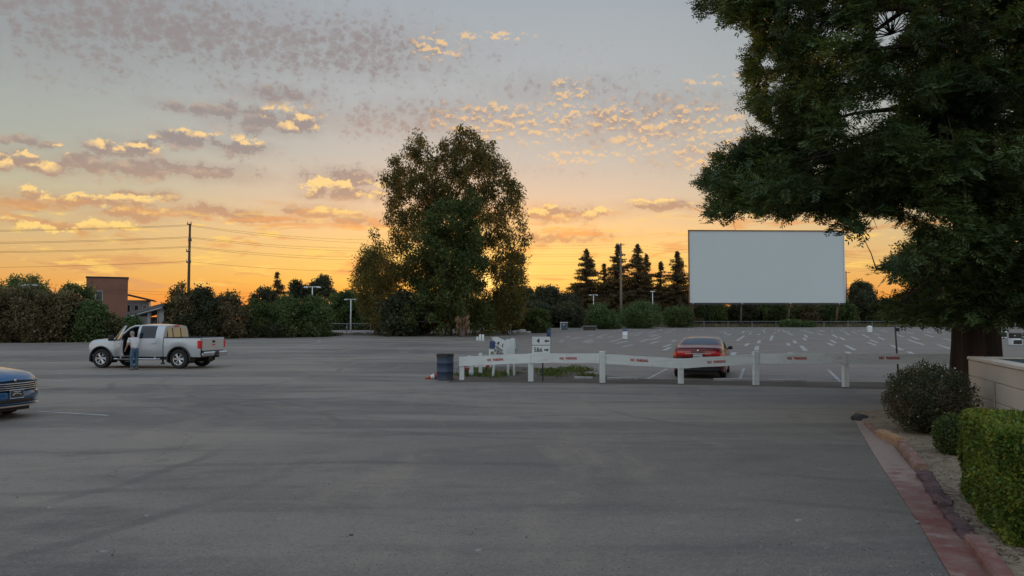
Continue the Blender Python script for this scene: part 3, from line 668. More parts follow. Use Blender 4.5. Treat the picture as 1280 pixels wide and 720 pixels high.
bt = [
 # far back first
 ('broadleaf_tree', 'green rounded tree top at the far left, above the brown brush', 28, 338, 424, 74, L_mid, 92, 1.4, 'round'),
 ('broadleaf_tree', 'green tree sloping down toward the brick building, behind the brush', 92, 348, 424, 56, L_mid, 90, 1.2, 'round'),
 ('broadleaf_tree', 'rusty green drooping tree at the left edge of the photo', 5, 352, 428, 56, L_brush, None, 1.5, 'round'),
 ('broadleaf_tree', 'brown-green brushy tree, second from the left edge', 42, 353, 428, 58, L_brush, None, 1.6, 'round'),
 ('broadleaf_tree', 'brown-green brushy tree, third from the left edge', 80, 358, 427.5, 52, L_brush, None, 1.5, 'round'),
 ('broadleaf_tree', 'green bush tree below the brick building', 116, 374, 427.3, 44, L_mid, None, 1.2, 'round'),
 ('bush', 'low dark bush just left of the pickup nose', 138, 390, 427, 40, L_brush, None, 1.0, 'round'),
 ('bush', 'low green bush behind the open pickup door', 160, 393, 426.5, 34, L_mid, None, .8, 'round'),
 ('broadleaf_tree', 'open-topped dark tree beside the tall wooden pole', 226, 351, 424, 40, L_brush, None, .9, 'round'),
 ('broadleaf_tree', 'dark drooping tree behind the pickup tailgate', 250, 356, 423.6, 48, L_dark, None, 1.5, 'round'),
 ('broadleaf_tree', 'brown-green drooping tree right of the tailgate', 285, 364, 423, 46, L_brush, None, 1.5, 'round'),
 ('broadleaf_tree', 'low dark tree right of the tall wooden pole', 234, 378, 424, 40, L_dark, None, 1.2, 'round'),
 ('bush', 'black-green low bush between the drooping tree and the bright green tree', 318, 396, 422, 34, L_dark, None, 1.1, 'round'),
 ('broadleaf_tree', 'dark green tree behind the black-green low bush', 322, 372, 421, 40, L_green, 92, 1.2, 'round'),
 ('broadleaf_tree', 'bright willowy green tree, left half of the pair before the gap', 356, 366, 421.5, 50, L_mid, None, 1.7, 'round'),
 ('broadleaf_tree', 'bright willowy green tree, right half of the pair before the gap', 392, 366, 421, 46, L_mid, None, 1.6, 'round'),
 ('bush', 'dark bush at the foot of the willowy trees', 345, 402, 422, 36, L_dark, None, .9, 'round'),
 ('broadleaf_tree', 'dark flat-topped pine left of the T-headed lamp above the willowy trees', 374, 345, 415, 38, L_dark, 150, .9, 'umbrella'),
 ('broadleaf_tree', 'open flat-topped pine showing sky through its arms', 404, 343, 415, 38, L_dark, 152, .6, 'umbrella'),
 ('broadleaf_tree', 'dark green tree behind the tall pale lamp pole', 432, 361, 414, 54, L_green, 140, 1.6, 'round'),
 ('broadleaf_tree', 'dark green tree between the lamp pole and the eucalyptus', 466, 371, 414, 46, L_green, 138, 1.5, 'round'),
 ('broadleaf_tree', 'short brownish tree behind the willowy trees', 330, 357, 415, 40, L_dark, 150, .9, 'round'),
 ('broadleaf_tree', 'dark far tree filling the gap behind the palm stump', 590, 372, 412, 60, L_dark, 165, 1.8, 'round'),
 ('broadleaf_tree', 'dark far tree behind the white canopy stand', 630, 368, 412, 56, L_dark, 168, 1.8, 'round'),
 ('broadleaf_tree', 'dark far tree behind the left trunk of the eucalyptus', 540, 374, 413, 60, L_dark, 160, 1.8, 'round'),
 ('broadleaf_tree', 'dark far tree behind the low rounded tree', 497, 374, 413, 50, L_dark, 160, 1.8, 'round'),
 ('bush', 'brown bush right of the white canopy stand', 652, 392, 415, 30, L_brush, 128, 1.2, 'round'),
 ('broadleaf_tree', 'far dark tree just right of the eucalyptus', 655, 356, 411, 44, L_dark, 190, 1.5, 'round'),
 ('broadleaf_tree', 'far dark tree with a red-lit top, left of the redwood row', 684, 354, 411, 42, L_dark, 195, 1.5, 'round'),
 ('broadleaf_tree', 'far low dark tree at the left foot of the conifer row', 710, 364, 411, 36, L_dark, 192, 1.4, 'round'),
 ('broadleaf_tree', 'dark tree mass in front of the far red-lit trees', 668, 376, 412, 60, L_dark, 168, 1.6, 'round'),
 ('broadleaf_tree', 'dark tree mass behind the portable toilet', 708, 378, 412, 50, L_dark, 168, 1.6, 'round'),
 ('broadleaf_tree', 'brown-green tree mass behind the left end of the conifer row', 728, 356, 411, 46, L_brush, 214, 1.6, 'round'),
 ('broadleaf_tree', 'brown-green tree mass behind the pale wooden pole', 764, 354, 411, 48, L_dark, 214, 1.6, 'round'),
 ('broadleaf_tree', 'brown-green tree mass behind the tallest conifer', 800, 352, 411, 48, L_brush, 216, 1.6, 'round'),
 ('broadleaf_tree', 'dark tree mass behind the gap between the last conifers', 838, 356, 411, 46, L_dark, 214, 1.6, 'round'),
 ('bush', 'bright green bush right of the sign boards pile', 673, 384, 416, 34, L_green, None, 1.5, 'round'),
 ('bush', 'round green bush right of the portable toilet', 752, 377, 411.5, 42, L_mid, None, 1.7, 'round'),
 ('bush', 'small pale green bush in front of the round green one', 762, 392, 412, 28, L_mid, 150, 1.1, 'round'),
 ('bush', 'wide green bush at the foot of the tall pale pole', 800, 374, 410.5, 60, L_mid, None, 1.9, 'round'),
 ('bush', 'green bush at the left end of the movie screen', 848, 380, 409.5, 44, L_green, None, 1.5, 'round'),
 ('broadleaf_tree', 'dark tree under the left part of the movie screen', 886, 374, 408.8, 52, L_green, 205, 1.6, 'round'),
 ('broadleaf_tree', 'brownish dark tree under the screen, second from its left post', 930, 374, 408.8, 52, L_dark, 206, 1.6, 'round'),
 ('broadleaf_tree', 'dark green tree under the middle of the movie screen', 968, 374, 408.8, 50, L_green, 204, 1.6, 'round'),
 ('broadleaf_tree', 'brown tree under the right half of the movie screen', 1006, 374, 408.8, 48, L_brush, 206, 1.6, 'round'),
 ('broadleaf_tree', 'dark green tree under the right end of the movie screen', 1046, 372, 408.8, 52, L_green, 204, 1.7, 'round'),
 ('broadleaf_tree', 'red-tinged tree behind the right edge of the screen', 1076, 350, 408.8, 40, L_dark, 215, 1.4, 'round'),
 ('broadleaf_tree', 'dark tree left of the redwood trunk at the far fence', 1110, 372, 408.8, 52, L_green, 206, 1.6, 'round'),
 ('broadleaf_tree', 'dark far tree behind the redwood trunk', 1160, 368, 408.8, 60, L_dark, 206, 1.6, 'round'),
 ('broadleaf_tree', 'dull olive far tree right of the redwood trunk', 1258, 366, 410, 60, L_brush, 190, 1.6, 'round'),
 ('broadleaf_tree', 'dull olive far tree at the right edge of the photo', 1300, 362, 410, 60, L_brush, 190, 1.6, 'round'),
 ('bush', 'bright yellow-green bush at the far fence under the screen', 990, 399, 408.6, 30, L_mid, 178, 1.0, 'round'),
 ('bush', 'small bright bush right of the bright yellow-green one', 1010, 401, 408.6, 16, L_mid, 177, .7, 'round'),
]
for nm, lab, px, pt, pb, wp_, m, Y, dn, kd in bt:
    blob_tree(nm, lab, px, pt, pb, wp_, m, Y=Y, dens=dn, group=G, kind=kd, hole=.28 if kd == 'round' else .45, leaf=.30 if (Y or 90) < 130 else .50, lowc=.04, cat='bush' if nm == 'bush' else 'tree')

# conifers: whorled boughs on a straight trunk
def conifer(label, px, ptop, wpx, Y, group):
    base = Vector((at(px, 402, Y).x, Y, gz(Y))); H = at(640, ptop, Y).z - base.z; hw = wpx / 2 / F * Y * 1.75
    root = tree_root('conifer_tree', label, 'conifer', base, group)
    mb = MB(); mb.tube([(0, 0, -.1), (0, 0, H * .5), (0, 0, H)], [.38, .24, .03], 8)
    Vs = []; Qs = []; C = []
    lean = rnd.uniform(-.25, .25); R_ = []; ph = rnd.uniform(0, 6)
    for k in range(int(max(60, 9.5 * H * min(1.4, hw / 5)))):
        z = H * (.10 + .885 * rnd.random() ** 1.05); t = z / H
        r = hw * (1 - t) ** .92 * 1.12 * (1 + .22 * math.sin(z * 1.7 + ph)) * rnd.uniform(.62, 1.12); a = rnd.uniform(0, 6.283)
        tip = Vector((math.cos(a) * r + lean * t, math.sin(a) * r, z + .10 * r - .22 * r * (1 - t)))
        if k % 2: mb.tube([(0, 0, z), tip * 1.0], [.06, .012], 4)
        m_ = max(1, int(r / .5))
        for j in range(m_ + 1):
            f = (j + .5) / (m_ + .5); C.append((tip.x * min(f, 1), tip.y * min(f, 1), z + (tip.z - z) * f)); R_.append(.24 + .66 * (1 - t) * (1.1 - .3 * f))
    C = np.array(C) + np.array(base)
    crown_from_clumps(C, np.array(R_), 17, .46, .18, base, L_con, root, flat=.6, axis=(0, 0, -1), dev=1.6)
    mb.build('trunk', M_barkd, root, True)
    return root
Gc = 'row of far conifers left of the movie screen'
for lab, px, pt, wx, Y in [('tall conifer at the left end of the row by the screen', 734, 310, 44, 205), ('narrow shorter conifer between the two tallest, left of the pole', 756, 328, 24, 210), ('tall conifer right behind the pale wooden pole', 772, 304, 42, 205),
                          ('tallest double-topped conifer right of the pale wooden pole', 798, 304, 42, 203), ('slim conifer tight against the right of the tallest one', 808, 316, 26, 207), ('short slim conifer in the gap left of the last one', 826, 326, 26, 206), ('conifer at the right end of the row beside the screen', 847, 313, 40, 204),
                          ('small conifer hidden behind the left edge of the screen', 868, 330, 30, 208)]:
    conifer(lab, px, pt, wx, Y, Gc)
conifer('lone small conifer poking above the willowy trees left of the eucalyptus', 346, 339, 24, 150, G)
conifer('tiny far conifer spire in the sun glow gap', 725, 352, 9, 215, G)

# ------------------------------------------------------------------ the near redwood
RX, RY = at(1219, 402, 18).x, 18.0
root = tree_root('redwood_tree', 'huge dark redwood with drooping boughs beside the cream block wall', 'tree', (RX, RY, 0))
mb = MB(); n = 72; rings = []
zs = [-.1, .1, .35, .8, 1.5, 2.6, 4, 6, 9, 12, 16, 20]
for z in zs:
    r = .50 + .20 * math.exp(-max(z, 0) / .5) - .018 * max(z, 0)
    for j in range(n):
        a = 6.283 * j / n
        fl = 1 + .055 * math.sin(a * 9 + .25 * z) + .045 * math.sin(a * 17 + 1.3 + .2 * z) + .03 * math.sin(a * 31 + z * .5) + .10 * math.exp(-max(z, 0) / .7) * math.sin(a * 5)
        mb.V.append((r * fl * math.cos(a) + .01 * z, r * fl * math.sin(a), z))
for i in range(len(zs) - 1):
    for j in range(n): mb.Fc.append((i * n + j, i * n + (j + 1) % n, (i + 1) * n + (j + 1) % n, (i + 1) * n + j))
mb.build('trunk', M_barkr, root, True)
red_poly = [(862, -60), (866, -6), (884, 22), (900, 14), (915, 30), (940, 30), (950, 52), (932, 72), (938, 84), (928, 98), (942, 108), (932, 120), (946, 136), (954, 150), (972, 158), (985, 172),
            (962, 172), (950, 158), (936, 156), (940, 172), (924, 186), (904, 184), (892, 200), (886, 214), (876, 228), (892, 240), (884, 262), (894, 284), (904, 262), (918, 276), (930, 258), (944, 262), (958, 284), (970, 262), (990, 276), (1008, 262), (1030, 272), (1040, 262), (1046, 288), (1062, 296), (1074, 304), (1092, 300), (1106, 306),
            (1118, 316), (1100, 322), (1084, 330), (1070, 338), (1080, 352), (1074, 366), (1092, 376), (1088, 392), (1108, 402), (1150, 400), (1188, 408), (1200, 402), (1254, 404), (1290, 404), (1420, 404), (1420, -60)]
C = []; tot = 0; NV = 1500
while tot < NV:
    q = rng.uniform(-1, 1, (6000, 3)); zz = (q[:, 2] + 1) / 2; z = 1.75 + zz * 10.5
    r = np.hypot(q[:, 0], q[:, 1]); k = (r < 1) & (r > .12); q, z = q[k], z[k]
    Rr = 7.4 - .12 * z
    P_ = np.stack([RX + q[:, 0] * Rr, RY + q[:, 1] * Rr * .70, z], 1)
    u, v = proj(P_); inside = in_poly(u, v, red_poly) | (u > 1300) | (v < -40)
    vn = value_noise(P_ * np.array([1, 1, 2.0]), 1.25, 3)
    P_ = P_[inside & (vn > .51)]
    u, v = proj(P_); keep = (u < 1340) & (v > -70) | (rng.uniform(size=len(u)) < .25)
    P_ = P_[keep]; C.append(P_); tot += len(P_)
C = np.concatenate(C)[:NV]
# upper crown, outside the picture: sparse
q = rng.normal(size=(70, 3)); q /= np.linalg.norm(q, axis=1)[:, None]
zt = rng.uniform(12, 24, 70); rt = (26 - zt) * .45
Ct = np.stack([RX + q[:, 0] * rt, RY + q[:, 1] * rt, zt], 1)
# sprays: a twig with two ranks of flat needles, drooping outward
GAPS = [[(1046, 296), (1062, 290), (1106, 298), (1150, 284), (1128, 318), (1092, 338), (1070, 352), (1052, 345)], [(1085, 6), (1150, 2), (1142, 30), (1120, 58), (1100, 68), (1096, 40)], [(985, 8), (1010, 2), (1008, 30), (992, 28)], [(1158, 8), (1204, 2), (1196, 24), (1165, 28)], [(1160, 197), (1202, 200), (1198, 212), (1165, 210)], [(1072, 262), (1112, 266), (1152, 284), (1122, 302), (1088, 294)],
        [(955, 62), (975, 70), (968, 92), (952, 84)], [(962, 128), (980, 140), (985, 158), (968, 150)], [(1030, 40), (1050, 30), (1046, 56)], [(1230, 60), (1256, 52), (1262, 70), (1240, 78)], [(1256, 300), (1275, 296), (1278, 312), (1262, 316)], [(1090, 340), (1106, 338), (1110, 352), (1096, 356)], [(948, 206), (964, 200), (966, 214)]]
for _ in range(60):
    gx, gy = rnd.uniform(880, 1275), rnd.uniform(5, 395); r_ = rnd.uniform(3, 7.5)
    GAPS.append([(gx + r_ * rnd.uniform(.7, 1.5) * math.cos(k * 1.047), gy + r_ * rnd.uniform(.6, 1.2) * math.sin(k * 1.047)) for k in range(6)])
def sprays(C, per, rad, mname, keep_poly=None):
    P_ = clump_pts(C, rad, per, .7, .5); cidx = np.repeat(np.arange(len(C)), per)
    if keep_poly is not None:
        u, v = proj(P_); k = in_poly(u, v, keep_poly) | (u > 1290) | (v < -5)
        for g_ in GAPS: k &= ~in_poly(u, v, g_)
        P_ = P_[k]
    n = len(P_)
    out = P_ - np.array([RX, RY, 0]); out[:, 2] = 0; out /= np.maximum(np.linalg.norm(out, axis=1), .1)[:, None]
    d = out + rng.normal(size=(n, 3)) * .75; d[:, 2] -= .35; d /= np.linalg.norm(d, axis=1)[:, None]
    s = np.cross(d, np.array([0, 0, 1.]) + rng.normal(size=(n, 3)) * .35); s /= np.linalg.norm(s, axis=1)[:, None]
    nn = np.cross(d, s); L = rng.uniform(.20, .40, n)
    Vs = []; K = 6
    for k in range(K):
        f = (k + .3) / K
        for sg in (-1, 1):
            b0 = P_ + d * (L * f)[:, None] - nn * (L * f * f * .25)[:, None]
            ll = (.17 * (1 - .55 * f) * rng.uniform(.7, 1.15, n))[:, None]
            dirn = d * .62 + s * sg * .78 + rng.normal(size=(n, 3)) * .12
            wd = np.cross(dirn, nn); wd = wd / np.linalg.norm(wd, axis=1)[:, None] * .017
            Vs.append(np.stack([b0, b0 + dirn * ll * .5 + wd, b0 + dirn * ll - nn * ll * .12, b0 + dirn * ll * .5 - wd], 1))
    V = np.stack(Vs, 1).reshape(-1, 3)
    return V
Vr = sprays(C, 46, .46, '', red_poly); Vt = sprays(Ct, 30, 1.0, '')
V = np.concatenate([Vr, Vt]); np_mesh('crown', V - np.array([RX, RY, 0]), np.arange(len(V)).reshape(-1, 4), L_red, root)
# boughs reach every clump through a nearby main limb
mb = MB(); tw = MB()
mains = []
for k in range(34):
    a = rnd.uniform(0, 6.283); z0 = rnd.uniform(2.6, 11); L = rnd.uniform(4.2, 6.2)
    if k < 12: a = math.pi + rnd.uniform(-.75, .75)
    tip = Vector((RX + math.cos(a) * L, RY + math.sin(a) * L * .85, z0 - rnd.uniform(-.2, 1.0)))
    u, v = proj(np.array([tip.x, tip.y, tip.z])); t_ = 0
    while not (in_poly(np.array([u]), np.array([v]), red_poly)[0] or u > 1300 or v < 0) and t_ < 12:
        L *= .85; tip = Vector((RX + math.cos(a) * L, RY + math.sin(a) * L * .85, z0 + .05)); u, v = proj(np.array([tip.x, tip.y, tip.z])); t_ += 1
    tip = s_tip = Vector((RX + (tip.x - RX) * .86, RY + (tip.y - RY) * .86, tip.z))
    s0 = Vector((RX, RY, z0 + .2)); pts = [s0 + (tip - s0) * t + Vector((0, 0, math.sin(t * 3.1) * .35)) for t in (0, .2, .4, .6, .8, 1)]
    mb.tube([p - Vector((RX, RY, 0)) for p in pts], [.12, .09, .065, .042, .025, .01], 7); mains += pts[1:]
Mn = np.array([tuple(p) for p in mains])
for c in C[::3]:
    dd = np.linalg.norm(Mn - c, axis=1); j = int(dd.argmin())
    if dd[j] < 2.4: limb(mb, Vector(Mn[j]) - Vector((RX, RY, 0)), Vector(c) - Vector((RX, RY, 0)), .016, .004, .1, 3, 4)
mb.build('branch', M_barkd, root, True)

# ------------------------------------------------------------------ shrubs along the planting bed
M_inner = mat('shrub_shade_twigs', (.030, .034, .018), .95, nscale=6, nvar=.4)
def ball_shrub(name, label, c, rx, ry, rz_, m, n, L, flowers=0, group=None):
    root = tree_root(name, label, 'bush', (c[0], c[1], 0), group)
    d = rng.normal(size=(n, 3)); d /= np.linalg.norm(d, axis=1)[:, None]
    bump = .74 + .30 * value_noise(d * 3 + 10, .9, 2)[:, None] + .22 * value_noise(d * 3 + 4, .35, 5)[:, None]
    r = rng.uniform(.72, 1.0, (n, 1)) * bump
    P_ = d * r * np.array([rx, ry, rz_]) + np.array([0, 0, rz_ * 1.0]); P_ = P_[P_[:, 2] > .04]
    V, Q = leaf_quads(P_, L, L * .5, None); np_mesh('foliage', V, Q, m, root)
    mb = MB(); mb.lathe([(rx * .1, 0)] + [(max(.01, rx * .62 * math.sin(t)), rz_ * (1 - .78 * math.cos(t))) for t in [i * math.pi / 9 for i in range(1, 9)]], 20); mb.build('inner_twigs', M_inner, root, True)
    mb = MB()
    for i in range(7):
        a = i * .9; mb.tube([(0.05 * math.cos(a), .05 * math.sin(a), -.02), (rx * .4 * math.cos(a), ry * .4 * math.sin(a), rz_ * .7)], [.02, .01], 5)
    mb.build('stem', M_barkd, root)
    if flowers:
        d = rng.normal(size=(flowers, 3)); d /= np.linalg.norm(d, axis=1)[:, None]
        P_ = d * np.array([rx, ry, rz_]) * 1.0 + np.array([0, 0, rz_]); P_ = P_[P_[:, 2] > .1]
        V, Q = leaf_quads(P_, .022, .022); fl = np_mesh('blossom', V, Q, mat('blossom_white', (.62, .60, .58), .7), root); fl['kind'] = 'stuff'
    return root
b = gnd(1157, 551); b.x = at(1159, 402, b.y + .55).x
ball_shrub('flowering_shrub', 'dark round shrub dotted with tiny white blossoms at the corner of the bed', (b.x, b.y + .55), .76, .70, .65, L_shrub, 17000, .044, 150)
b = gnd(1201, 575)
ball_shrub('small_shrub', 'small green shrub tucked behind the trimmed hedge', (b.x, b.y + .2), .27, .30, .33, leafmat('leaf_small_shrub', (.05, .085, .02, 1), (.085, .12, .03, 1), 3, .3), 3500, .045)
# trimmed hedge
A0 = Vector((4.27, 6.78, 0)); A1 = Vector((5.13, 8.98, 0)); ax = (A1 - A0).normalized(); Lh = (A1 - A0).length; rt_ = Vector((ax.y, -ax.x, 0)); Wh = 1.5; Hh = 1.02
root = tree_root('trimmed_hedge', 'bright yellow-green box-trimmed hedge in the near right corner', 'hedge', A0)
def hedge_pts(n, face):
    a = rng.uniform(0, 1, n); b = rng.uniform(0, 1, n); dpt = rng.uniform(0, .10, n) ** 1.0
    if face == 'left': P_ = np.stack([dpt, a * Lh, b * Hh], 1)
    elif face == 'top': P_ = np.stack([a * Wh, b * Lh, Hh - dpt], 1)
    elif face == 'front': P_ = np.stack([a * Wh, dpt, b * Hh], 1)
    elif face == 'back': P_ = np.stack([a * Wh, Lh - dpt, b * Hh], 1)
    return P_
P_ = np.concatenate([hedge_pts(26000, 'left'), hedge_pts(22000, 'top'), hedge_pts(16000, 'front'), hedge_pts(4000, 'back')])
q = 4.0
nz = value_noise(P_ * 1.0 + 5, .22, 1) - .5; nz2 = value_noise(P_ + 9, .5, 2) - .5
ctr = np.array([Wh / 2, Lh / 2, Hh / 2]); e = (P_ - ctr) / ctr
rr = (np.abs(e) ** 12).sum(1) ** (1 / 12.); e2 = e / np.maximum(rr, 1e-3)[:, None] * np.minimum(rr, 1.0)[:, None]
P_ = ctr + e2 * ctr * (1 + (.085 * nz + .07 * nz2))[:, None]
P_ = P_[P_[:, 2] > .03]
Wd = np.array(A0) + P_[:, :1] * np.array(rt_) + P_[:, 1:2] * np.array(ax) + P_[:, 2:] * np.array([0, 0, 1])
V, Q = leaf_quads(Wd, .044, .028); np_mesh('foliage', local(V, A0), Q, L_hedge, root)
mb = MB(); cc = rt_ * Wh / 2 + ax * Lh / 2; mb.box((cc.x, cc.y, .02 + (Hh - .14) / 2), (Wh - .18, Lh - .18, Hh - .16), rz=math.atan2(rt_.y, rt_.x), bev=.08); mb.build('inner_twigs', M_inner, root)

# ------------------------------------------------------------------ ground plants
def tufts(name, label, pts, h, m, per=9, w=.012, spread=.08):
    Vs = []; N = len(pts)
    P_ = np.repeat(np.array(pts), per, 0) + rng.normal(size=(N * per, 3)) * np.array([spread, spread, 0])
    P_[:, 2] = [gz(y) for y in P_[:, 1]]
    n = len(P_); d = rng.normal(size=(n, 3)) * .45; d[:, 2] = 1; d /= np.linalg.norm(d, axis=1)[:, None]; s = rng.normal(size=(n, 3)); s[:, 2] = 0; s /= np.linalg.norm(s, axis=1)[:, None]
    L = (h * rng.uniform(.4, 1.2, n))[:, None]
    V = np.stack([P_ - s * w, P_ + s * w, P_ + d * L * .7 + s * w * .8, P_ + d * L + rng.normal(size=(n, 3)) * .03], 1).reshape(-1, 3)
    o = np_mesh(name, V, np.arange(4 * n).reshape(-1, 4), m); return tag(o, label, 'weeds', kind='stuff')
pts = []
wc = [(rnd.uniform(575, 740), rnd.uniform(461, 473)) for _ in range(16)]
for i in range(230):
    c0 = rnd.choice(wc); px = c0[0] + rnd.gauss(0, 9); py = min(474, c0[1] + rnd.gauss(0, 1.2))
    if 562 < px < 752: p = gnd(px, py); pts.append((p.x, p.y, 0))
tufts('weeds', 'green weeds growing in the dirt island behind the fence', pts, .12, leafmat('weed_leaf', (.070, .110, .030, 1), (.13, .16, .05, 1), 1.0, .3), 14, .016, .14)
pts = []
for i in range(900):
    px = rnd.uniform(770, 1200); py = rnd.uniform(406.8, 408.8); p = gnd(px, 408.8); pts.append((p.x, p.y + rnd.uniform(0, 5), 0))
tufts('dry_grass', 'tall dry grass along the far chain-link fence', pts, .9, leafmat('dry_stalk', (.20, .17, .11, 1), (.11, .11, .06, 1), .2, .3), 16, .05, .8)
pts = []
for i in range(500):
    px = rnd.uniform(0, 420); p = gnd(px, np.interp(px, [0, 110, 200, 330, 420], [428, 427.3, 424.5, 422, 420])); pts.append((p.x, p.y + rnd.uniform(0, 2.5), 0))
tufts('undergrowth', 'scrubby undergrowth at the foot of the left tree line', pts, .6, leafmat('scrub', (.05, .055, .028, 1), (.10, .09, .05, 1), .3, .3), 16, .05, .5)
# ------------------------------------------------------------------ vehicles
M_tyre = mat('tyre_rubber', (.022, .022, .022), .85, nscale=8, nvar=.3)
M_alloy = mat('alloy', (.62, .63, .64), .28, metal=.9)
M_chrome = mat('chrome', (.75, .75, .76), .12, metal=1)
M_black = mat('black_trim', (.018, .018, .019), .5)
M_glass = mat('tinted_glass', (.016, .022, .036), .05, spec=.5, coat=.15)
M_redlens = mat('red_lens', (.66, .014, .014), .15, coat=1)
M_clear = mat('clear_lens', (.62, .62, .60), .12, metal=.35, coat=1)
M_white = mat('plate_white', (.72, .73, .72), .4)
M_dkblue = mat('plate_ink', (.05, .06, .16), .5)

def pchip(x, xp, fp):
    xp = np.asarray(xp, float); fp = np.asarray(fp, float); h = np.diff(xp); dl = np.diff(fp) / h
    d = np.zeros(len(xp)); 
    for i in range(1, len(xp) - 1):
        if dl[i - 1] * dl[i] > 0: w1 = 2 * h[i] + h[i - 1]; w2 = h[i] + 2 * h[i - 1]; d[i] = (w1 + w2) / (w1 / dl[i - 1] + w2 / dl[i])
    d[0] = dl[0]; d[-1] = dl[-1]
    i = np.clip(np.searchsorted(xp, x, side='right') - 1, 0, len(h) - 1); t = (np.asarray(x) - xp[i]) / h[i]
    return fp[i] * (1 + 2 * t) * (1 - t) ** 2 + d[i] * h[i] * t * (1 - t) ** 2 + fp[i + 1] * t * t * (3 - 2 * t) + d[i + 1] * h[i] * t * t * (t - 1)
def pch(xp, fp):
    n = len(xp); h = [xp[i + 1] - xp[i] for i in range(n - 1)]; dl = [(fp[i + 1] - fp[i]) / h[i] for i in range(n - 1)]; d = [0.0] * n
    for i in range(1, n - 1):
        if dl[i - 1] * dl[i] > 0: w1 = 2 * h[i] + h[i - 1]; w2 = h[i] + 2 * h[i - 1]; d[i] = (w1 + w2) / (w1 / dl[i - 1] + w2 / dl[i])
    d[0] = dl[0]; d[-1] = dl[-1]
    return xp, fp, h, d
def hev(c, x):
    xp, fp, h, d = c; i = 0
    while i < len(h) - 1 and x >= xp[i + 1]: i += 1
    t = (x - xp[i]) / h[i]; q = 1 - t
    return fp[i] * (1 + 2 * t) * q * q + d[i] * h[i] * t * q * q + fp[i + 1] * t * t * (3 - 2 * t) + d[i + 1] * h[i] * t * t * (t - 1)
def band(mb, x0, bow, z0, z1, ymax, thick, off=0.0, n=20, y0=None, lean=0.0, z1b=None):
    """slab wrapped round a nose or tail whose plan curves away by bow at y=.85; sign of bow gives the end"""
    sg = 1 if bow >= 0 else -1; ya = -ymax if y0 is None else y0; k = n + 1; V = []
    for i in range(k):
        y = ya + (ymax - ya) * i / n; x = x0 - bow * (abs(y) / .85) ** 2.5
        sl = 2.5 * bow / .85 * (abs(y) / .85) ** 1.5 * (1 if y > 0 else -1); L = math.hypot(1, sl); nx, ny = sg * 1 / L, sg * sl / L
        zt = z1 if z1b is None else z1 + (z1b - z1) * abs(y - ya) / (ymax - ya)
        for o_ in (off, off - thick):
            for z, ex in ((z0, -.15 * thick), (z0 + (zt - z0) * .12, 0), (zt - (zt - z0) * .12, lean), (zt, lean - .15 * thick)):
                e = ex if o_ == off else 0
                V.append((x + nx * (o_ + e), y + ny * (o_ + e), z))
    Fc = []
    for i in range(n):
        a = i * 8
        for j in range(3): Fc.append((a + j, a + 8 + j, a + 9 + j, a + 1 + j)); Fc.append((a + 4 + j, a + 5 + j, a + 13 + j, a + 12 + j))
        Fc.append((a + 3, a + 11, a + 15, a + 7)); Fc.append((a, a + 4, a + 12, a + 8))
    for a in (0, n * 8): Fc.append((a, a + 1, a + 2, a + 3, a + 7, a + 6, a + 5, a + 4))
    return mb.add(V, Fc)
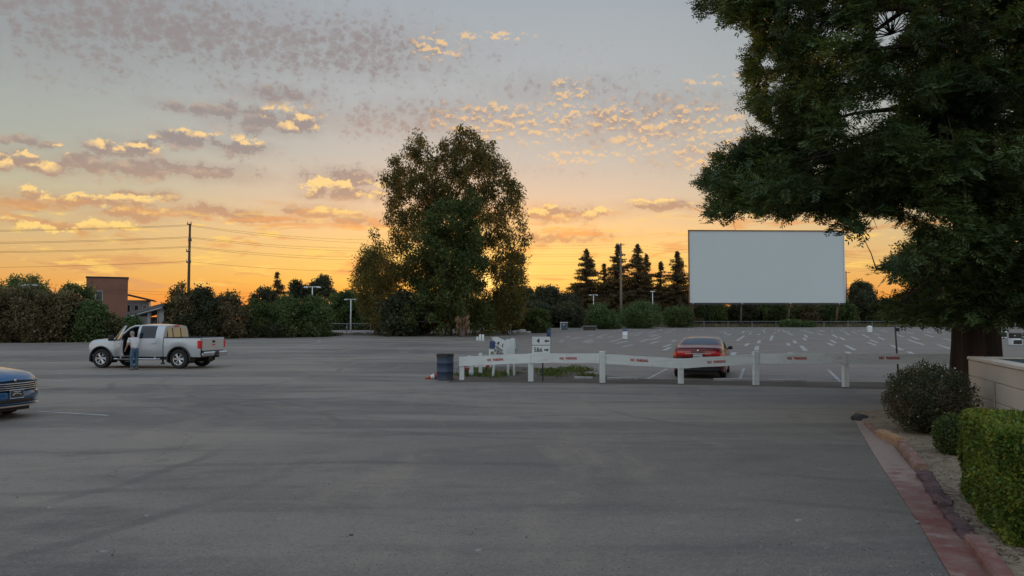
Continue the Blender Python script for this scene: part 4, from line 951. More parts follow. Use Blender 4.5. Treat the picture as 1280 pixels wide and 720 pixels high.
class Loft:
    """body surface: stations (x, zs,ws, zm,wm, zb,wb, ze,we, zt); v: 0 sill, 1 flank, 2 belt, 3 roof edge, 4 centre line; bow pulls x in toward the sides"""
    def __init__(s, st, bowf=.25, bowr=.12):
        s.st = np.array(st, float); s.x = s.st[:, 0]; s.bf = bowf; s.br = bowr; s.cache = {}; s.cols = []
    def col(s, x):
        key = round(x, 6)
        if key not in s.cache:
            if len(s.cols) == 0: s.cols = [pch(list(s.x), list(s.st[:, k])) for k in range(1, 10)]
            a = [hev(c, x) for c in s.cols]
            s.cache[key] = (pch([0, 1, 2, 3, 4], [a[0], a[2], a[4], a[6], a[8]]), pch([0, 1, 2, 3, 4], [a[1], a[3], a[5], a[7], 0]))
        return s.cache[key]
    def S(s, x, v, side=1):
        cz, cw = s.col(x); z = hev(cz, v); w = hev(cw, v)
        L0, L1 = s.x[0], s.x[-1]
        ff = max(0, (x - (L1 - .7)) / .7) ** 2; fr = max(0, ((L0 + .6) - x) / .6) ** 2
        k = min(1, abs(w) / .85) ** 2.5
        return Vector((x - s.bf * k * ff + s.br * k * fr, w * side, z))
    def N(s, x, v, side=1):
        e = 1e-3; a = s.S(x + e, v, side) - s.S(x - e, v, side); b = s.S(x, min(4, v + e), side) - s.S(x, max(0, v - e), side)
        n = a.cross(b) * side
        n = n.normalized() if n.length > 1e-9 else Vector((0, 0, 1))
        c = s.S(x, v, side)
        if n.dot(Vector((0, c.y, c.z - .7))) < 0: n = -n
        return n
    def shell(s, xs, vs, wheels, wr, cut=None, cap=True):
        mb = MB(); idx = {}
        full = [(v, 1) for v in vs] + [(v, -1) for v in reversed(vs[:-1])]
        n = len(full)
        for i, x in enumerate(xs):
            for j, (v, sd) in enumerate(full):
                p = s.S(x, v, sd)
                for wx, wz in wheels:
                    d = math.hypot(p.x - wx, p.z - wz)
                    if abs(p.y) > .45 and v < 2 and wr * .72 < d < wr: # snap onto the arch
                        k = wr / d; p.x = wx + (p.x - wx) * k; p.z = wz + (p.z - wz) * k
                mb.V.append(tuple(p))
        for i in range(len(xs) - 1):
            for j in range(n - 1):
                q = [i * n + j, (i + 1) * n + j, (i + 1) * n + j + 1, i * n + j + 1]
                c = sum((Vector(mb.V[k]) for k in q), Vector()) / 4
                if any(math.hypot(c.x - wx, c.z - wz) < wr * .99 and abs(c.y) > .45 and c.z < .95 for wx, wz in wheels): continue
                if cut and cut((xs[i] + xs[i + 1]) / 2, (full[j][0] + full[j + 1][0]) / 2, full[j][1]): continue
                mb.Fc.append(tuple(q))
        if cap:
            mb.Fc.append(tuple(range(n))); m_ = (len(xs) - 1) * n; mb.Fc.append(tuple(range(m_ + n - 1, m_ - 1, -1)))
        return mb
    def patch(s, mb, quad, side, off=.006, nx=8, nv=6, depth=.015):
        """quad: four (x,v) corners; a thin raised panel following the body"""
        V = []; a, b, c, d = quad
        for k in (off, off - depth):
            for i in range(nx + 1):
                for j in range(nv + 1):
                    u, w = i / nx, j / nv
                    x = (a[0] * (1 - u) + b[0] * u) * (1 - w) + (d[0] * (1 - u) + c[0] * u) * w
                    v = (a[1] * (1 - u) + b[1] * u) * (1 - w) + (d[1] * (1 - u) + c[1] * u) * w
                    V.append(s.S(x, v, side) + s.N(x, v, side) * k)
        m = nv + 1; o = (nx + 1) * m; Fc = [(i * m + j, (i + 1) * m + j, (i + 1) * m + j + 1, i * m + j + 1) for i in range(nx) for j in range(nv)]
        ring = [i * m for i in range(nx + 1)] + [nx * m + j for j in range(1, m)] + [i * m + nv for i in range(nx - 1, -1, -1)] + [j for j in range(nv - 1, 0, -1)]
        Fc += [(ring[i], ring[(i + 1) % len(ring)], ring[(i + 1) % len(ring)] + o, ring[i] + o) for i in range(len(ring))]
        return mb.add(V, Fc)
    def span(s, mb, x0, x1, x0b, x1b, v, off=.006, n=14, nx=6, depth=.012):
        """panel crossing the centre line: x0..x1 at the middle, x0b..x1b at the edge (v)"""
        V = []; m = 2 * n + 1
        for k in (off, off - depth):
            for i in range(nx + 1):
                for j in range(m):
                    t = (j - n) / n; sd = 1 if t >= 0 else -1; w = abs(t); vv = 4 - (4 - v) * w; u = i / nx
                    x = (x0 * (1 - u) + x1 * u) * (1 - w) + (x0b * (1 - u) + x1b * u) * w
                    V.append(s.S(x, vv, sd) + s.N(x, vv, sd) * k)
        o = (nx + 1) * m; Fc = [(i * m + j, (i + 1) * m + j, (i + 1) * m + j + 1, i * m + j + 1) for i in range(nx) for j in range(m - 1)]
        ring = [i * m for i in range(nx + 1)] + [nx * m + j for j in range(1, m)] + [i * m + m - 1 for i in range(nx - 1, -1, -1)] + [j for j in range(m - 2, 0, -1)]
        Fc += [(ring[i], ring[(i + 1) % len(ring)], ring[(i + 1) % len(ring)] + o, ring[i] + o) for i in range(len(ring))]
        return mb.add(V, Fc)

def wheel(parent, x, y, r, w, side, spokes=6, rimr=.68, rimm=None):
    M = Matrix.Translation((x, y, r)) @ Matrix.Rotation(-side * math.pi / 2, 4, 'X')   # local +z points outward
    h = w / 2; t = MB()
    t.lathe([(r * rimr, -h * .9), (r * .9, -h), (r * .985, -h * .8), (r, -h * .45), (r, h * .45), (r * .985, h * .8), (r * .9, h), (r * (rimr + .03), h * .92), (r * rimr, h * .7), (r * rimr, -h * .9)], 32, M, False)
    to = t.build('wheel', M_tyre, parent, 'auto')
    m = MB(); q = r * rimr
    m.lathe([(q, h * .95), (q * .93, h * .9), (q * .90, h * .45), (q * .88, -h * .5), (q, -h * .8)], 32, M, False)
    for k in range(spokes):
        a = 2 * math.pi * k / spokes; b_ = .16
        for da in (-.16, .16):
            c0 = Vector((math.cos(a) * r * .10, math.sin(a) * r * .10, h * .75)); c1 = Vector((math.cos(a + da) * q * .93, math.sin(a + da) * q * .93, h * .80))
            m.tube([M @ c0, M @ c1], [r * .085, r * .055], 5)
    m.lathe([(0.001, h * .9), (r * .14, h * .88), (r * .2, h * .6), (r * .2, h * .2)], 16, M, False)
    m.build('rim', rimm or M_alloy, to, 'auto')
    d = MB(); d.lathe([(0.001, h * .12), (q * .62, h * .10), (q * .62, -h * .2)], 20, M, False); d.build('brake_disc', mat('dark_steel', (.07, .07, .07), .5, metal=.6), to, 'auto')
    return to
def lining(mbx, wx, y0, y1, r, n=16):
    """dark inside of a wheel arch"""
    V = []; 
    for k in range(n + 1):
        a = math.pi * (-.12 + 1.24 * k / n)
        for y in (y0, y1): V.append((wx[0] + math.cos(a) * r, y, wx[1] + math.sin(a) * r))
    o = len(V); Fc = [(2 * i, 2 * i + 1, 2 * i + 3, 2 * i + 2) for i in range(n)]
    c = [2 * i for i in range(n + 1)] if abs(y0) < abs(y1) else [2 * i + 1 for i in range(n + 1)]
    mbx.add(V, Fc + [tuple(c)])

def sedan(name, label, paint, loc, rz, hood_low=0.0, kind='red'):
    t = thing(name, label, 'car', loc, rz)
    st = [(-2.43, .36, .60, .55, .74, .86, .72, .98, .62, 1.0),
          (-2.36, .30, .76, .56, .84, .90, .80, 1.07, .72, 1.09),
          (-2.15, .24, .84, .56, .90, .93, .85, 1.10, .73, 1.13),
          (-1.8, .21, .87, .56, .915, .95, .86, 1.13, .69, 1.165),
          (-1.35, .20, .87, .56, .915, .96, .865, 1.27, .64, 1.30),
          (-.85, .19, .87, .56, .915, .96, .87, 1.385, .60, 1.42),
          (-.2, .19, .87, .56, .915, .95, .87, 1.405, .60, 1.445),
          (.35, .19, .87, .56, .915, .94, .87, 1.35, .61, 1.40),
          (.85, .19, .87, .56, .915, .92, .87, 1.14, .66, 1.22),
          (1.15, .20, .87, .56, .915, .95, .86, 1.04, .73, 1.10),
          (1.6, .21, .86, .55, .91, .92, .85, .99, .70, 1.04),
          (2.0, .22, .83, .52, .89, .87, .82, .94, .66, .98),
          (2.3, .24, .76, .50, .83, .80, .76, .86, .62, .90),
          (2.43, .30, .66, .50, .74, .73, .68, .77, .52, .80)]
    B = Loft(st, .30, .14)
    wr = .385; W = [(-1.40, .335), (1.42, .335)]
    xs = sorted(set([round(-2.43 + i * 4.86 / 90, 4) for i in range(91)])); vs = [i * .125 for i in range(33)]
    body = B.shell(xs, vs, W, wr).build('body', paint, t, 'auto')
    mb = MB(); mb.box((0, 0, .22), (4.3, 1.30, .16)); 
    for wx in W:
        for sd in (1, -1): lining(mb, wx, sd * .58, sd * .88, wr * .995)
    mb.build('underbody', M_black, t)
    # glass
    g = MB(); B.span(g, -1.72, -.98, -1.60, -.92, 3.12); g.build('rear_window', M_glass, t, 'auto')
    g = MB(); B.span(g, .52, 1.12, .42, .98, 3.10); g.build('windshield', M_glass, t, 'auto')
    for sd in (1, -1):
        g = MB(); B.patch(g, ((-.22, 2.12), (.80, 2.12), (.38, 2.90), (-.22, 2.92)), sd); g.build('side_window', M_glass, t, 'auto')
        g = MB(); B.patch(g, ((-1.15, 2.14), (-.30, 2.12), (-.30, 2.92), (-.90, 2.88)), sd); g.build('side_window', M_glass, t, 'auto')
        # doors: shut lines and handles
        for (x0, x1) in ((-.26, .86), (-1.20, -.28)):
            d = MB(); B.patch(d, ((x0 + .01, .12), (x1 - .01, .12), (x1 - .01, 2.05), (x0 + .01, 2.05)), sd, .004, 10, 8, .01); dd = d.build('door', paint, t, 'auto')
            h = MB(); p = B.S(x0 + .16, 1.72, sd); h.box((p.x, p.y + sd * .025, p.z), (.17, .03, .03), bev=.01); h.build('handle', M_chrome if kind == 'red' else paint, dd)
        m = MB(); p = B.S(.62, 2.1, sd); m.box((p.x, p.y + sd * .12, p.z + .04), (.10, .18, .13), bev=.045); m.box((p.x, p.y + sd * .03, p.z + .0), (.05, .08, .04)); m.build('mirror', M_black if kind == 'red' else paint, t)
        l = MB(); B.patch(l, ((-2.42, 1.6), (-2.12, 1.72), (-2.16, 2.0), (-2.40, 2.05)), sd, .008)
        l.build('taillight', M_redlens, t, 'auto')
        l = MB(); B.patch(l, ((2.42, 1.60), (1.86, 1.78), (1.66, 2.12), (2.38, 2.62)), sd, .010); hl = l.build('headlight', M_clear, t, 'auto')
        l = MB(); B.patch(l, ((2.38, 1.80), (2.22, 1.84), (2.18, 2.06), (2.34, 2.22)), sd, .016, 4, 4); l.build('lamp_bowl', mat('amber_lens', (.55, .25, .08), .2, coat=1), hl, 'auto')
    # rear end
    xb = -2.43; br = -.14; xf = 2.43; bf = .30
    m = band(MB(), xb, br, .74, 1.03, .56, .05, .015); m.build('trunk_lid', paint, t, 'auto')
    m = band(MB(), xb + .06, br, 1.045, 1.085, .60, .16, .03); m.build('spoiler', paint, t, 'auto')
    m = band(MB(), xb, br, .865, .895, .44, .03, .032); m.build('chrome_strip', M_chrome, t, 'auto')
    for sd in (1, -1):
        ya, yb = (.24, .72) if sd > 0 else (-.72, -.24)
        m = band(MB(), xb, br, .80, .97, yb, .04, .030, 12, ya); tl = m.build('taillight', M_redlens, t, 'auto')
        m = band(MB(), xb, br, .925, .955, yb * .80 if sd > 0 else yb, .02, .036, 8, ya if sd > 0 else ya * .80); m.build('lens_strip', mat('pale_lens', (.50, .22, .20), .2, coat=1), tl, 'auto')
        m = MB(); m.box((xb - .045 + .02, sd * .64, .50), (.04, .18, .04), bev=.01); m.build('reflector', M_redlens, t)
    m = MB(); m.box((xb - .040, 0, .775), (.012, .31, .155)); pl = m.build('license_plate', M_white, t)
    lettering('8GKC372', .068, M_dkblue, pl, (xb - .049, 0, .77), (R(90), 0, R(-90)), .001, .95)
    m = MB(); m.lathe([(.001, .012), (.03, .010), (.035, 0)], 16, Matrix.Translation((xb - .018, 0, .985)) @ Matrix.Rotation(-math.pi / 2, 4, 'Y')); m.build('badge', M_chrome, t)
    m = band(MB(), xb, br, .42, .68, .80, .12, .035); m.build('rear_bumper', paint, t, 'auto')
    m = band(MB(), xb, br, .28, .43, .72, .12, .02); m.build('diffuser', M_black, t, 'auto')
    # front end
    m = band(MB(), xf, bf, .57, .76, .60, .06, .022); gr = m.build('grille', M_black, t, 'auto')
    for k in range(4):
        m = MB(); yy_ = .59 - .02 * k
        pts = [Vector((xf + .030 - bf * (abs(y) / .85) ** 2.5, y,   .600 + k * .042)) for y in [-yy_ + i * yy_ / 8 for i in range(17)]]
        m.tube(pts, .010, 5); m.build('grille_bar', M_chrome, gr, True)
    m = band(MB(), xf, bf, .30, .555, .80, .14, .03); m.build('front_bumper', paint, t, 'auto')
    m = band(MB(), xf, bf, .33, .41, .50, .02, .036); m.build('lower_intake', M_black, t, 'auto')
    m = band(MB(), xf, bf, .25, .285, .84, .08, .05); m.build('bumper_lip', M_alloy if kind == 'blue' else M_black, t, 'auto')
    for sd in (1, -1):
        ya, yb = (.60, .76) if sd > 0 else (-.76, -.60)
        ha, hb = (.61, .80) if sd > 0 else (-.80, -.61)
        m = band(MB(), xf, bf, .62, .78, hb, .05, .018, 8, ha); m.build('headlight', M_clear, t, 'auto')
        m = band(MB(), xf, bf, .34, .42, yb, .03, .042, 8, ya); m.build('fog_light', M_clear, t, 'auto')
    m = MB(); m.box((xf + .045, 0, .515), (.02, .32, .165)); fp = m.build('license_plate', mat('dealer_plate', (.05, .055, .055), .5), t)
    if kind == 'blue':
        m = MB(); m.tube([Vector((xf + .058, math.cos(a) * .10, .485 + math.sin(a) * .045)) for a in [math.pi * i / 8 for i in range(9)]], .007, 5); m.build('plate_emblem', M_white, fp, True)
        m = MB()
        for k in range(7): m.box((xf + .057, -.07 + k * .024, .565), (.004, .014, .018))
        m.build('lettering', M_white, fp)
        m = MB(); q = [(-.165, .432), (.165, .432), (.165, .598), (-.165, .598), (-.165, .432)]; m.tube([(xf + .057, y, z) for y, z in q], .006, 4); m.build('plate_frame', M_chrome, fp)
    m = MB(); m.lathe([(.001, .008), (.026, .006), (.030, 0)], 16, Matrix.Translation((xf + .008, 0, .79)) @ Matrix.Rotation(math.pi / 2, 4, 'Y')); m.build('badge', M_chrome, t)
    for wx, wz in W:
        for sd in (1, -1): wheel(t, wx, sd * .80, .335, .215, sd, 5)
    return t
def paint(name, c, c2=None): return mat(name, c, .32, metal=.25, coat=.9, nscale=1.5, nvar=.06)
P_red = mat('dark_red_paint', (.135, .005, .011), .35, metal=.1, coat=.5, nscale=1.5, nvar=.06); P_blue = paint('blue_paint', (.010, .085, .215)); P_silver = mat('silver_paint', (.52, .57, .60), .35, metal=.35, coat=.7, nscale=1.2, nvar=.05)
p = Vector((at(872, 402, 27.2).x, 27.2, 0)); hd = R(72)
c_ = p + Vector((math.cos(hd), math.sin(hd), 0)) * 2.40
sedan('red_sedan', 'dark red sedan parked nose away behind the white fence', P_red, (c_.x, c_.y, 0), hd, kind='red')
p = Vector((at(22, 402, 16.0).x, 16.0, 0)); hd = R(-13)
c_ = p - Vector((math.cos(hd), math.sin(hd), 0)) * 2.45
sedan('blue_sedan', 'blue car cut off by the left edge, its chrome-barred grille showing', P_blue, (c_.x, c_.y, 0), hd, kind='blue')

# ---- pickup: origin under the rear axle
def pickup():
    ra = Vector((at(225, 402, 33.1).x, 33.1, 0)); fa = Vector((at(131, 402, 33.65).x, 33.65, 0))
    d = fa - ra; hd = math.atan2(d.y, d.x); wb = 3.64
    q = (ra + fa) / 2 - d.normalized() * wb / 2
    o_ = q + Vector((-math.sin(hd), math.cos(hd), 0)) * -.84      # the near wheels stand on the measured line
    t = thing('pickup_truck', 'silver crew-cab pickup with its driver door open and a person beside it', 'pickup truck', (o_.x, o_.y, 0), hd)
    st = [(.74, .52, .93, .80, .99, 1.22, .97, 1.80, .74, 1.85),
          (.95, .50, .93, .80, .99, 1.22, .97, 1.83, .74, 1.88),
          (1.6, .50, .93, .80, .99, 1.22, .97, 1.84, .74, 1.90),
          (2.2, .50, .93, .80, .99, 1.21, .97, 1.81, .73, 1.87),
          (2.6, .50, .93, .80, .99, 1.20, .97, 1.62, .76, 1.70),
          (3.0, .50, .93, .80, .99, 1.18, .96, 1.34, .83, 1.42),
          (3.2, .50, .93, .80, .99, 1.16, .95, 1.21, .86, 1.27),
          (3.7, .50, .95, .80, 1.0, 1.16, .95, 1.23, .84, 1.27),
          (4.12, .50, .95, .80, .99, 1.13, .94, 1.20, .82, 1.24),
          (4.32, .52, .93, .80, .97, 1.10, .92, 1.16, .80, 1.20),
          (4.44, .56, .90, .80, .94, 1.04, .89, 1.09, .78, 1.13)]
    B = Loft(st, .20, .0)
    wr = .50; W = [(3.64, .41)]
    xs = sorted(set([.74 + i * .0607 for i in range(61)] + [4.44, 1.96, 3.02, 1.90, 1.0, 1.94, 3.04])); vs = [i * .125 for i in range(33)]
    cut = lambda x, v, sd: sd > 0 and ((1.97 < x < 3.02 and .12 < v < 2.05) or (1.97 < x < 3.02 - (v - 2) * .70 and 2.0 <= v < 2.9))
    B.shell(xs, vs, W, wr, cut, cap=False).build('cab', P_silver, t, 'auto')
    # front wall of the nose and the cab back wall
    m = MB(); prof = [B.S(.74, v, 1) for v in vs] + [B.S(.74, v, -1) for v in reversed(vs[:-1])]; m.add(prof, [tuple(range(len(prof)))]); m.build('cab_back', P_silver, t)
    m = MB(); m.box((.722, 0, 1.53), (.02, 1.36, .42), ry=.14, bev=.008); m.build('rear_window', mat('rear_glass', (.24, .225, .20), .04, spec=1, coat=1, metal=.85), t)
    m = MB()
    for y in (-.30, .30): m.box((.705, y, 1.53), (.012, .03, .42), ry=.14)
    m.build('window_divider', M_black, t)
    m = MB(); m.box((.71, 0, 1.815), (.02, .40, .05)); m.build('brake_light', M_redlens, t)
    m = band(MB(), 4.44, .20, .70, 1.05, .60, .10, .03); gr = m.build('grille', M_chrome, t, 'auto')
    m = band(MB(), 4.44, .20, .76, .99, .52, .02, .036); m.build('grille_mesh', M_black, gr, 'auto')
    m = band(MB(), 4.46, .22, .52, .71, .92, .16, .05); m.build('front_bumper', M_chrome, t, 'auto')
    m = band(MB(), 4.44, .22, .36, .53, .90, .14, .03); m.build('air_dam', M_black, t, 'auto')
    for sd in (1, -1):
        ya, yb = (.62, .84) if sd > 0 else (-.84, -.62)
        m = band(MB(), 4.44, .20, .78, 1.02, yb, .05, .02, 8, ya); m.build('headlight', M_clear, t, 'auto')
    m = MB(); m.tube([B.S(3.05, 2.0, 1), B.S(2.85, 2.3, 1), B.S(2.62, 2.62, 1), B.S(2.42, 2.92, 1), B.S(2.2, 2.95, 1), B.S(1.96, 2.93, 1)], .045, 8); m.build('door_surround', P_silver, t, True)
    for sd in (1, -1):
        l = MB(); B.patch(l, ((4.42, 1.15), (4.22, 1.2), (4.22, 1.9), (4.40, 1.9)), sd, .01); l.build('side_lamp', M_clear, t, 'auto')
        if sd < 0:
            g = MB(); B.patch(g, ((1.98, 2.10), (2.95, 2.10), (2.42, 2.88), (1.98, 2.9)), sd); g.build('side_window', M_glass, t, 'auto')
            d = MB(); B.patch(d, ((1.97, .12), (3.02, .12), (3.02, 2.04), (1.97, 2.04)), sd, .004, 10, 8, .01); d.build('door', P_silver, t, 'auto')
        g = MB(); B.patch(g, ((1.10, 2.12), (1.84, 2.10), (1.84, 2.88), (1.10, 2.88)), sd); g.build('side_window', M_glass, t, 'auto')
        d = MB(); B.patch(d, ((1.00, .12), (1.91, .12), (1.91, 2.03), (1.00, 2.03)), sd, .005, 10, 8, .012); dd = d.build('door', P_silver, t, 'auto')
        h = MB(); p = B.S(1.14, 1.7, sd); h.box((p.x, p.y + sd * .03, p.z), (.18, .035, .035), bev=.01); h.build('handle', M_chrome, dd)
        m = MB(); V = []
        a = [math.pi * (-.08 + 1.16 * k / 20) for k in range(21)]
        for cx, who in ((3.64, 0), (0, 1)):
            m = MB(); m.tube([(cx + math.cos(k) * .515, sd * (.985 if who else .985), .41 + math.sin(k) * .515) for k in a], .035, 6); m.build('wheel_arch_trim', M_black, t, True)
    m = MB()
    for cx in (3.64, 0):
        for sd in (1, -1): lining(m, (cx, .41), sd * .55, sd * .96, .497)
    m.box((2.0, 0, .50), (4.9, 1.0, .16)); m.box((1.85, 0, .42), (2.3, 1.5, .10)); m.box((0, 0, .41), (.16, 1.5, .16)); m.box((3.64, 0, .41), (.16, 1.5, .16)); m.build('chassis', M_black, t)
    for sd in (1, -1):
        m = MB(); m.box((1.9, sd * .99, .40), (2.2, .14, .06), bev=.02); m.box((1.1, sd * .93, .46), (.06, .10, .12)); m.box((2.7, sd * .93, .46), (.06, .10, .12)); m.build('running_board', M_chrome if sd > 0 else M_black, t)
    # interior seen through the open door
    I = mat('dark_interior', (.022, .02, .019), .85, nscale=4, nvar=.3)
    m = MB(); m.box((2.0, 0, .58), (2.3, 1.66, .06)); m.box((2.95, 0, .95), (.30, 1.6, .5), bev=.08); m.box((1.9, .05, 1.0), (.06, 1.6, .9)); m.build('cabin_lining', I, t)
    for y in (.42, -.42):
        m = MB(); m.box((2.25, y, .82), (.52, .50, .18), bev=.06); m.box((2.02, y, 1.18), (.16, .50, .66), ry=-.2, bev=.06); m.box((1.95, y, 1.58), (.12, .28, .18), bev=.05); m.build('seat', I, t)
    m = MB(); m.tube([(2.72 + .08 * math.sin(k), .42 + math.cos(k) * .18, 1.12 + math.sin(k) * .17) for k in [i * .4 for i in range(17)]], .018, 6); m.build('steering_wheel', M_black, t)
    g = MB(); B.span(g, 2.30, 3.12, 2.22, 3.02, 3.12); g.build('windshield', M_glass, t, 'auto')
    # the open driver door, swung on its front edge
    hx, hy = 3.04, .985; ang = -R(40)
    root = bpy.data.objects.new('driver_door', None)
    d = MB(); B.patch(d, ((1.97, .12), (3.02, .12), (3.02, 2.04), (1.97, 2.04)), 1, .0, 10, 8, .09)
    def swing(mb):
        out = []
        for v in mb.V:
            p = Vector(v) - Vector((hx, hy, 0)); c, s_ = math.cos(ang), math.sin(ang)
            out.append((hx + p.x * c - p.y * s_, hy + p.x * s_ + p.y * c, p.z))
        mb.V = out; return mb
    dr = swing(d).build('door', P_silver, t, 'auto'); dr['label'] = 'driver door standing open'
    g = MB(); B.patch(g, ((2.02, 2.10), (2.90, 2.10), (2.42, 2.86), (2.02, 2.88)), 1, -.02, 8, 6, .01); swing(g).build('door_glass', mat('side_glass', (.10, .11, .10), .04, spec=1, coat=1, metal=.3), dr, 'auto')
    fr = MB(); pp = [B.S(x, v, 1) for x, v in ((2.0, 2.04), (2.0, 2.5), (2.02, 2.92), (2.25, 2.92), (2.44, 2.88), (2.72, 2.4), (2.98, 2.05))]; fr.tube(pp, .03, 6); swing(fr).build('door_frame', P_silver, dr, True)
    h = MB(); p = B.S(2.10, 1.7, 1); h.box((p.x, p.y + .03, p.z), (.18, .035, .035), bev=.01); swing(h).build('handle', M_chrome, dr)
    mm = MB(); mm.box((2.78, 1.16, 1.30), (.13, .24, .26), bev=.05); mm.box((2.80, 1.02, 1.22), (.06, .16, .06)); swing(mm).build('mirror', M_black, dr)
    # bed
    for sd in (1, -1):
        m = MB(); y = sd * .975; n = 22; x0, x1 = .70, -.98
        xs_ = [x0 + (x1 - x0) * i / n for i in range(n + 1)]
        for thick in (0, -.07 * sd):
            for x in xs_:
                dx_ = abs(x); zb = .50 if dx_ > .50 else .41 + math.sqrt(.50 ** 2 - dx_ ** 2)
                zb = max(zb, .50)
                for f, bul in ((0, -.03), (.25, .01), (.6, .012), (.85, 0), (1, -.02)):
                    m.V.append((x, y + sd * bul + thick, zb + (1.30 - zb) * f))
        q = (n + 1) * 5
        for i in range(n):
            for j in range(4):
                a_ = i * 5 + j; m.Fc.append((a_, a_ + 5, a_ + 6, a_ + 1)); m.Fc.append((q + a_, q + a_ + 1, q + a_ + 6, q + a_ + 5))
            a_ = i * 5; m.Fc.append((a_ + 4, a_ + 9, q + a_ + 9, q + a_ + 4)); m.Fc.append((a_, q + a_, q + a_ + 5, a_ + 5))
        for a_ in (0, n * 5): m.Fc.append((a_, a_ + 1, q + a_ + 1, q + a_)); m.Fc += [(a_ + j, a_ + j + 1, q + a_ + j + 1, q + a_ + j) for j in range(1, 4)]
        m.build('bed_side', P_silver, t, 'auto')
        m = MB(); m.box((-.13, sd * .94, 1.315), (1.70, .09, .03), bev=.01); m.build('bed_rail_cap', M_black, t)
        m = MB(); m.box((-.995, sd * .93, 1.03), (.07, .15, .34), bev=.02); m.box((-.94, sd * .985, 1.03), (.16, .04, .34), bev=.015); m.build('taillight', M_redlens, t)
    m = MB(); m.box((-.13, 0, .80), (1.66, 1.7, .05)); m.box((.69, 0, 1.0), (.05, 1.84, .5)); m.build('bed_floor', M_black, t)
    m = MB(); m.box((-1.0, 0, 1.02), (.07, 1.70, .55), bev=.02); tg = m.build('tailgate', P_silver, t)
    m = MB(); m.box((-1.04, 0, 1.14), (.02, .22, .10), bev=.01); m.build('handle', M_black, tg)
    m = MB(); m.box((-1.04, 0, 1.0), (.012, .22, .05)); m.build('emblem', M_redlens, tg)
    m = MB(); m.box((-1.10, 0, .62), (.20, 1.90, .20), bev=.05); m.build('rear_bumper', M_chrome, t)
    m = MB(); m.box((-1.21, 0, .64), (.012, .32, .16)); m.build('license_plate', M_black, t)
    m = MB(); m.box((-1.14, 0, .50), (.30, .08, .08)); m.build('tow_hitch', M_black, t)
    m = MB(); m.box((.9, .7, .36), (.06, .06, .25)); m.box((.9, .7, .2), (.10, .16, .05)); m.build('jack_stand', M_black, t)
    for x in (0, 3.64):
        for sd in (1, -1): wheel(t, x, sd * .855, .41, .27, sd, 6, .62)
    return t
truck = pickup()

# ------------------------------------------------------------------ person at the open door
def skin_mesh(name, pts, edges, rads, m, parent, sub=2, root=0):
    me = bpy.data.meshes.new(name); me.from_pydata([tuple(p) for p in pts], edges, []); me.update()
    o = bpy.data.objects.new(name, me); COL.objects.link(o); me.materials.append(m)
    sk = o.modifiers.new('skin', 'SKIN'); sk.use_smooth_shade = True
    lay = me.skin_vertices[0].data if me.skin_vertices else None
    if lay is None:
        bpy.context.view_layer.objects.active = o; me.attributes.new  # layer is made by the modifier below
    for i, r in enumerate(rads):
        v = me.skin_vertices[0].data[i]; v.radius = r if hasattr(r, '__len__') else (r, r); v.use_root = (i == root)
    ss_ = o.modifiers.new('sub', 'SUBSURF'); ss_.levels = sub; ss_.render_levels = sub
    if parent: o.parent = parent
    return o
def add_skin_layer(o):
    bm = bmesh.new(); bm.from_mesh(o.data); bm.verts.layers.skin.verify(); bm.to_mesh(o.data); bm.free()
import bmesh
def skin_obj(name, pts, edges, rads, m, parent, sub=2, root=0):
    bm = bmesh.new(); L = bm.verts.layers.skin.verify(); vs = [bm.verts.new(p) for p in pts]
    for a, b in edges: bm.edges.new((vs[a], vs[b]))
    for i, r in enumerate(rads): vs[i][L].radius = r if hasattr(r, '__len__') else (r, r); vs[i][L].use_root = (i == root)
    me = bpy.data.meshes.new(name); bm.to_mesh(me); bm.free()
    o = bpy.data.objects.new(name, me); COL.objects.link(o)
    sk = o.modifiers.new('skin', 'SKIN'); sk.use_smooth_shade = True
    q = o.modifiers.new('sub', 'SUBSURF'); q.levels = sub; q.render_levels = sub
    dg = bpy.context.evaluated_depsgraph_get(); me2 = bpy.data.meshes.new_from_object(o.evaluated_get(dg)); me2.materials.clear()
    bpy.data.objects.remove(o)
    return link(name, me2, m, parent, True)
pp_ = Vector((at(169, 402, 32.25).x, 32.25, 0))
t = thing('person', 'person in white t-shirt and blue jeans standing at the open pickup door', 'person', pp_, R(150)); t.scale = (.95, .95, .95)
# local: +x is where the person faces; leaning a little forward
J = dict(pelvis=(0, 0, .88), waist=(.02, 0, 1.02), chest=(.07, 0, 1.22), neck0=(.13, 0, 1.38), neck=(.16, 0, 1.45), head=(.19, 0, 1.53), crown=(.20, 0, 1.62),
         hipL=(0, .10, .84), kneeL=(.03, .12, .47), ankL=(-.03, .12, .09), toeL=(.13, .13, .04), hipR=(0, -.10, .84), kneeR=(.05, -.12, .47), ankR=(.01, -.13, .09), toeR=(.17, -.14, .04),
         shL=(.10, .19, 1.34), elL=(.14, .25, 1.08), wrL=(.30, .22, .92), shR=(.10, -.19, 1.34), elR=(.30, -.24, 1.18), wrR=(.52, -.20, 1.12))
keys = list(J); ix = {k: i for i, k in enumerate(keys)}; pts = [J[k] for k in keys]
rad = dict(pelvis=.13, waist=.125, chest=(.14, .15), neck0=.085, neck=.055, head=.085, crown=.065, hipL=.095, kneeL=.06, ankL=.042, toeL=.035, hipR=.095, kneeR=.06, ankR=.042, toeR=.035, shL=.065, elL=.043, wrL=.028, shR=.065, elR=.043, wrR=.028)
